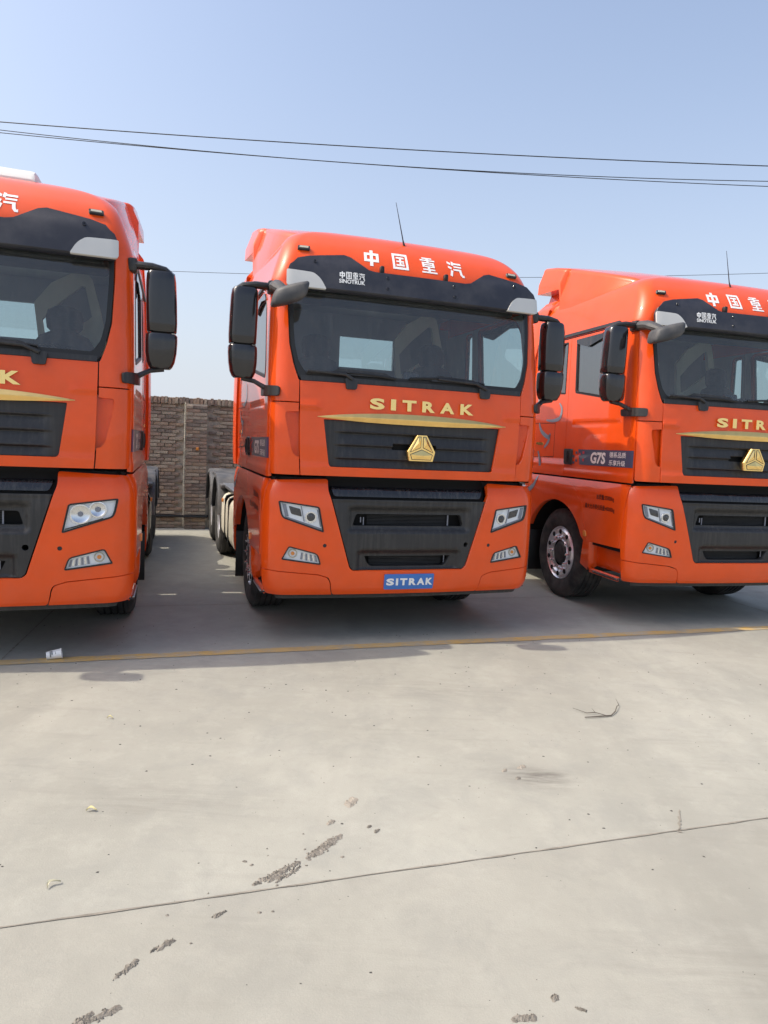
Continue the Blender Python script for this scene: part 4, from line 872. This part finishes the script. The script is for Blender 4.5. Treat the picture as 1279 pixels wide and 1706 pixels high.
# ---- wheels
def wheel(s,y,xo,rear=False):
    c=(s*xo,y,.515)
    bm=bmesh.new()
    if not rear: prof=[(.0,.150),(-.012,.158),(-.016,.162),(-.012,.205),(.010,.228),(.008,.262),(-.020,.285),(-.006,.297),(.002,.304),(-.012,.307)]
    else: prof=[(-.19,.0),(-.19,.10),(-.165,.16),(-.165,.20),(-.12,.235),(-.02,.265),(-.012,.285),(.0,.300),(-.012,.307)]
    rgs=lathe(bm,prof,c,60,'x',s); bmesh.ops.recalc_face_normals(bm,faces=bm.faces)
    wo_=bmo('wheel',bm,'alloy' if not rear else 'alloy',T,30)
    bm=bmesh.new(); tw_=.15
    tp2=[(-.01,.303),(.004,.315),(.020,.36),(.026,.41),(.020,.455),(.004,.485),(-.012,.502)]
    for k in range(5):
        a=-.012-k*.054; tp2+=[(a-.003,.514),(a-.040,.517),(a-.042,.503),(a-.050,.503)]
    tp2+=[(-.282,.502),(-.30,.485),(-.316,.41),(-.300,.33),(-.285,.303)]
    lathe(bm,tp2,c,72,'x',s); bmesh.ops.recalc_face_normals(bm,faces=bm.faces); bmo('tyre',bm,'tyre_rubber',wo_,25)
    if rear:
        bm=bmesh.new(); lathe(bm,[(a-.335,r) for a,r in tp2],c,48,'x',s); bmesh.ops.recalc_face_normals(bm,faces=bm.faces); bmo('inner_tyre',bm,'tyre_rubber',wo_,25)
        bm=bmesh.new(); lathe(bm,[(-.19,.12),(-.06,.11),(-.045,.09),(-.04,.0)],c,24,'x',s); bmesh.ops.recalc_face_normals(bm,faces=bm.faces); bmo('hub',bm,'chassis',wo_,30)
        return
    bm=bmesh.new(); lathe(bm,[(-.05,.155),(-.03,.150),(.004,.118),(.012,.112),(.016,.09),(.022,.0)],c,36,'x',s); bmesh.ops.recalc_face_normals(bm,faces=bm.faces); bmo('hub',bm,'chassis',wo_,30)
    for k in range(10):
        t=2*math.pi*(k+.5)/10; p=Vector(c)+Vector((s*.006,.245*math.cos(t),.245*math.sin(t)))
        bm=bmesh.new(); lathe(bm,[(.0075,.0),(.0075,.026),(.0,.029)],p,16,'x',s); bmesh.ops.recalc_face_normals(bm,faces=bm.faces); bmo('hand_hole',bm,'deep_black',wo_)
        t=2*math.pi*k/10; p=Vector(c)+Vector((s*-.016,.183*math.cos(t),.183*math.sin(t)))
        bm=bmesh.new(); lathe(bm,[(0,.021),(.012,.021),(.014,.015),(.045,.0145),(.05,.010),(.052,0)],p,10,'x',s); bmesh.ops.recalc_face_normals(bm,faces=bm.faces); bmo('lug_nut',bm,'chrome',wo_,30)
WH0=set(T.children)
for s in (-1,1):
    wheel(s,1.475,1.155); wheel(s,4.62,1.20,True); wheel(s,5.97,1.20,True)
WH=[o.name for o in T.children if o not in WH0]
# ---- chassis
bm=bmesh.new()
for s in (-1,1): box(bm,(s*.42,3.7,.86),(.09,5.6,.28)); 
for y in (2.6,3.6,4.62,5.4,6.3): box(bm,(0,y,.86),(.80,.10,.18))
bmo('frame_rails',bm,'chassis',T,smooth=False)
boxo('engine_block',(0,1.45,.92),(.95,1.7,.55),'chassis',T,.05); tubeo('front_axle',[(-.85,1.475,.46),(-.5,1.475,.40),(.5,1.475,.40),(.85,1.475,.46)],.075,'chassis',T,10)
for y in (4.62,5.97): tubeo('rear_axle',[(-.8,y,.515),(-.2,y,.515),(0,y,.515),(.2,y,.515),(.8,y,.515)],[.09,.09,.20,.09,.09],'chassis',T,14)
rk=boxo('shade_rack',(0,3.25,1.22),(2.0,1.6,.10),'chassis',T,.01)  # rack with cylinders, added out of sight to shade the ground between trucks
for z,yc in ((1.44,2.72),(1.80,2.72),(1.44,3.10),(1.80,3.10),(1.44,3.48),(1.80,3.48),(1.44,3.86)): 
    bm=bmesh.new(); lathe(bm,[(-1.02,.0),(-1.0,.09),(-.92,.165),(-.6,.17),(.6,.17),(.92,.165),(1.0,.09),(1.02,0)],(0,yc,z),24,'x'); bmesh.ops.recalc_face_normals(bm,faces=bm.faces); bmo('shade_cylinder',bm,'ac_white',rk,30)
for x in (-.9,.9): boxo('shade_rack_post',(x,2.92,1.6),(.08,.08,.8),'chassis',rk,.01)
for s in (-1,1): boxo('cab_shade_box',(s*.85,2.52,1.75),(.56,.20,1.5),'chassis',T,.03); boxo('frame_shade_box',(s*.80,4.15,1.14),(.40,.40,.44),'chassis',T,.02)  # hidden boxes, added to block sun slipping through behind the cab
for s in (-1,1): boxo('frame_step',(s*.86,3.30,1.03),(.66,2.0,.04),'steel_tread',T,.01)
boxo('radiator_pack',(0,.30,.92),(1.1,.10,.85),'deep_black',T,.01)
boxo('front_beam',(0,.24,.47),(1.9,.12,.10),'chassis',T,.02)
bm=bmesh.new(); lathe(bm,[(1.02,.10),(1.02,.48),(1.06,.50),(1.09,.46),(1.10,.08)],(0,5.2,0),32,'z'); bmesh.ops.recalc_face_normals(bm,faces=bm.faces); bmo('fifth_wheel',bm,'chassis',T,30)
for s in (-1,1):
    for y in (4.62,5.97):
        bm=bmesh.new(); n=20; ro,ri=.62,.60; 
        prof=[(.56,ri),(.56,ro),(1.225,ro),(1.262,ro-.012),(1.270,ro-.06),(1.250,ro-.06),(1.243,ri-.012),(1.21,ri)]
        rg=[[bm.verts.new((s*x,y+r_*math.cos(R(a)),.55+r_*math.sin(R(a)))) for x,r_ in prof] for a in [8+164*k/n for k in range(n+1)]]
        for A,B in zip(rg,rg[1:]):
            for k in range(len(prof)): bm.faces.new((A[k],A[(k+1)%len(prof)],B[(k+1)%len(prof)],B[k]))
        bm.faces.new(rg[0]); bm.faces.new(rg[-1][::-1]); bmesh.ops.recalc_face_normals(bm,faces=bm.faces); bmo('rear_mudguard',bm,'fender_grey',T,40)
    boxo('mudguard_bridge',(s*.90,5.295,1.12),(.68,.56,.05),'fender_grey',T,.015); boxo('mudguard_bridge',(s*.90,4.10,1.02),(.68,.30,.05),'fender_grey',T,.015)
    boxo('rear_mud_flap',(s*.92,6.62,.50),(.60,.015,.50),'rubber_seal',T,.004)
    # cream tank / box behind the cab
    rings=[]
    for y in (2.38,2.41,2.42,2.98,2.99,3.01,3.02,3.40,3.41,3.43,3.44,3.92,3.93,3.96):
        k=.93 if y in (2.38,3.96) else (.985 if y in (2.99,3.01,3.41,3.43) else 1.0); rg=[]
        for j in range(28):
            t=2*math.pi*j/28; ct,sn=math.cos(t),math.sin(t); rg.append((s*(.93+.30*k*math.copysign(abs(ct)**.4,ct)),y,.66+.30*k*math.copysign(abs(sn)**.4,sn)))
        rings.append(rg)
    tk=loft('fuel_tank',rings,'tank_cream',T,True,50)
    for y in (3.0,3.42): boxo('tank_strap',(s*.93,y,.66),(.61,.035,.61),'rubber_seal',tk,.06)
    boxo('tank_marker',(s*1.235,3.75,.86),(.02,.06,.05),'amber',tk,.006)
# ================================================================ the three trucks in the yard
GRP='tractor trucks parked in a row'
TR={1:(-2.9818,4.5316,.2984,-.0054),2:(.2413,5.7444,.3225,-.0139),3:(3.5714,6.775,.2654,.0191)}
def place(t,o):
    x,y,a,dz=TR[t]; o.location=(x,y,0); o.rotation_euler=(0,0,a)
    for ch in o.children:
        ch.location.z=0 if ch.name.split('.')[0]=='wheel' else dz
T1=deep(T,None); T3=deep(T,None)
tag(T,'orange tractor truck in the middle with a blue plate on its bumper','truck',GRP); tag(T1,'orange tractor truck at the left with a white roof air conditioner','truck',GRP); tag(T3,'orange tractor truck at the right showing its whole door and front wheel','truck',GRP)
# plate of the middle truck
pb=panel('number_plate','low',rpoly([(-.221,.472),(.221,.472),(.221,.601),(-.221,.601)],.006,2),'plate_blue',T,(),.012,.01); spaced('plate_lettering','SITRAK',[(-.205,-.136),(-.120,-.100),(-.084,-.020),(-.004,.060),(.068,.138),(.148,.210)],'low',.537,.060,'decal_white',pb,.05,0.,.0145)
# roof air conditioner of the left truck
rings=[]
for x,k in ((-.36,.80),(-.35,.95),(-.33,1.0),(.0,1.03),(.33,1.0),(.35,.95),(.36,.80)):
    rings.append([(x+.13,.60+dy*k,3.45+(dz_)*k) for dy,dz_ in ((.0,-.03),(.0,.05),(.03,.10),(.09,.135),(.20,.15),(.45,.15),(.62,.12),(.70,.03),(.70,-.03))])
ac=loft('roof_air_conditioner',rings,'ac_white',T1,True,30); boxo('grille_vent',(.505,.95,3.50),(.02,.30,.06),'deep_black',ac,.005)
# the left truck wears older twin-reflector headlights
for ch in list(T1.children):
    if ch.name.split('.')[0]=='headlight':
        side=1 if sum(v.co.x for v in ch.data.vertices)>0 else -1
        for g_ in list(ch.children):
            if g_.name.split('.')[0] not in ('reflector_bowl','lens_cover'): bpy.data.objects.remove(g_)
        to,ti,bi,bo=HLP[0],HLP[1],HLP[2],HLP[3]
        for (a,b_,r) in ((.30,.55,.062),(.64,.60,.050)):
            uc,zc=q(a,b_); uc*=side
            P=[];F=[];n=24
            for k,(rr,dd) in enumerate(((r,.000),(r*.96,-.002),(r*.8,-.007),(r*.55,-.012),(r*.25,-.0145),(.002,-.015))):
                for j in range(n): P.append(S('low',uc+rr*math.cos(2*math.pi*j/n),zc+rr*math.sin(2*math.pi*j/n),dd))
            for k in range(5):
                for j in range(n): F.append((k*n+j,k*n+(j+1)%n,(k+1)*n+(j+1)%n,(k+1)*n+j))
            mk('round_reflector',P,F,'reflector',ch); panel('reflector_bezel','low',circ(uc,zc,r+.008,24),'chrome',ch,[circ(uc,zc,r,24)[::-1]],.001,.016); panel('bulb_shield','low',circ(uc,zc,.018,14),'lamp_grey',ch,(),-.006,.010)
        fq=(lambda p:p) if side>0 else neg
        panel('daylight_strip','low',fq([q(.06,.08),q(.80,.08),q(.80,.13),q(.06,.13)]),'lamp_dark',ch,(),-.010,.01)
for t,o in ((1,T1),(2,T),(3,T3)): place(t,o)
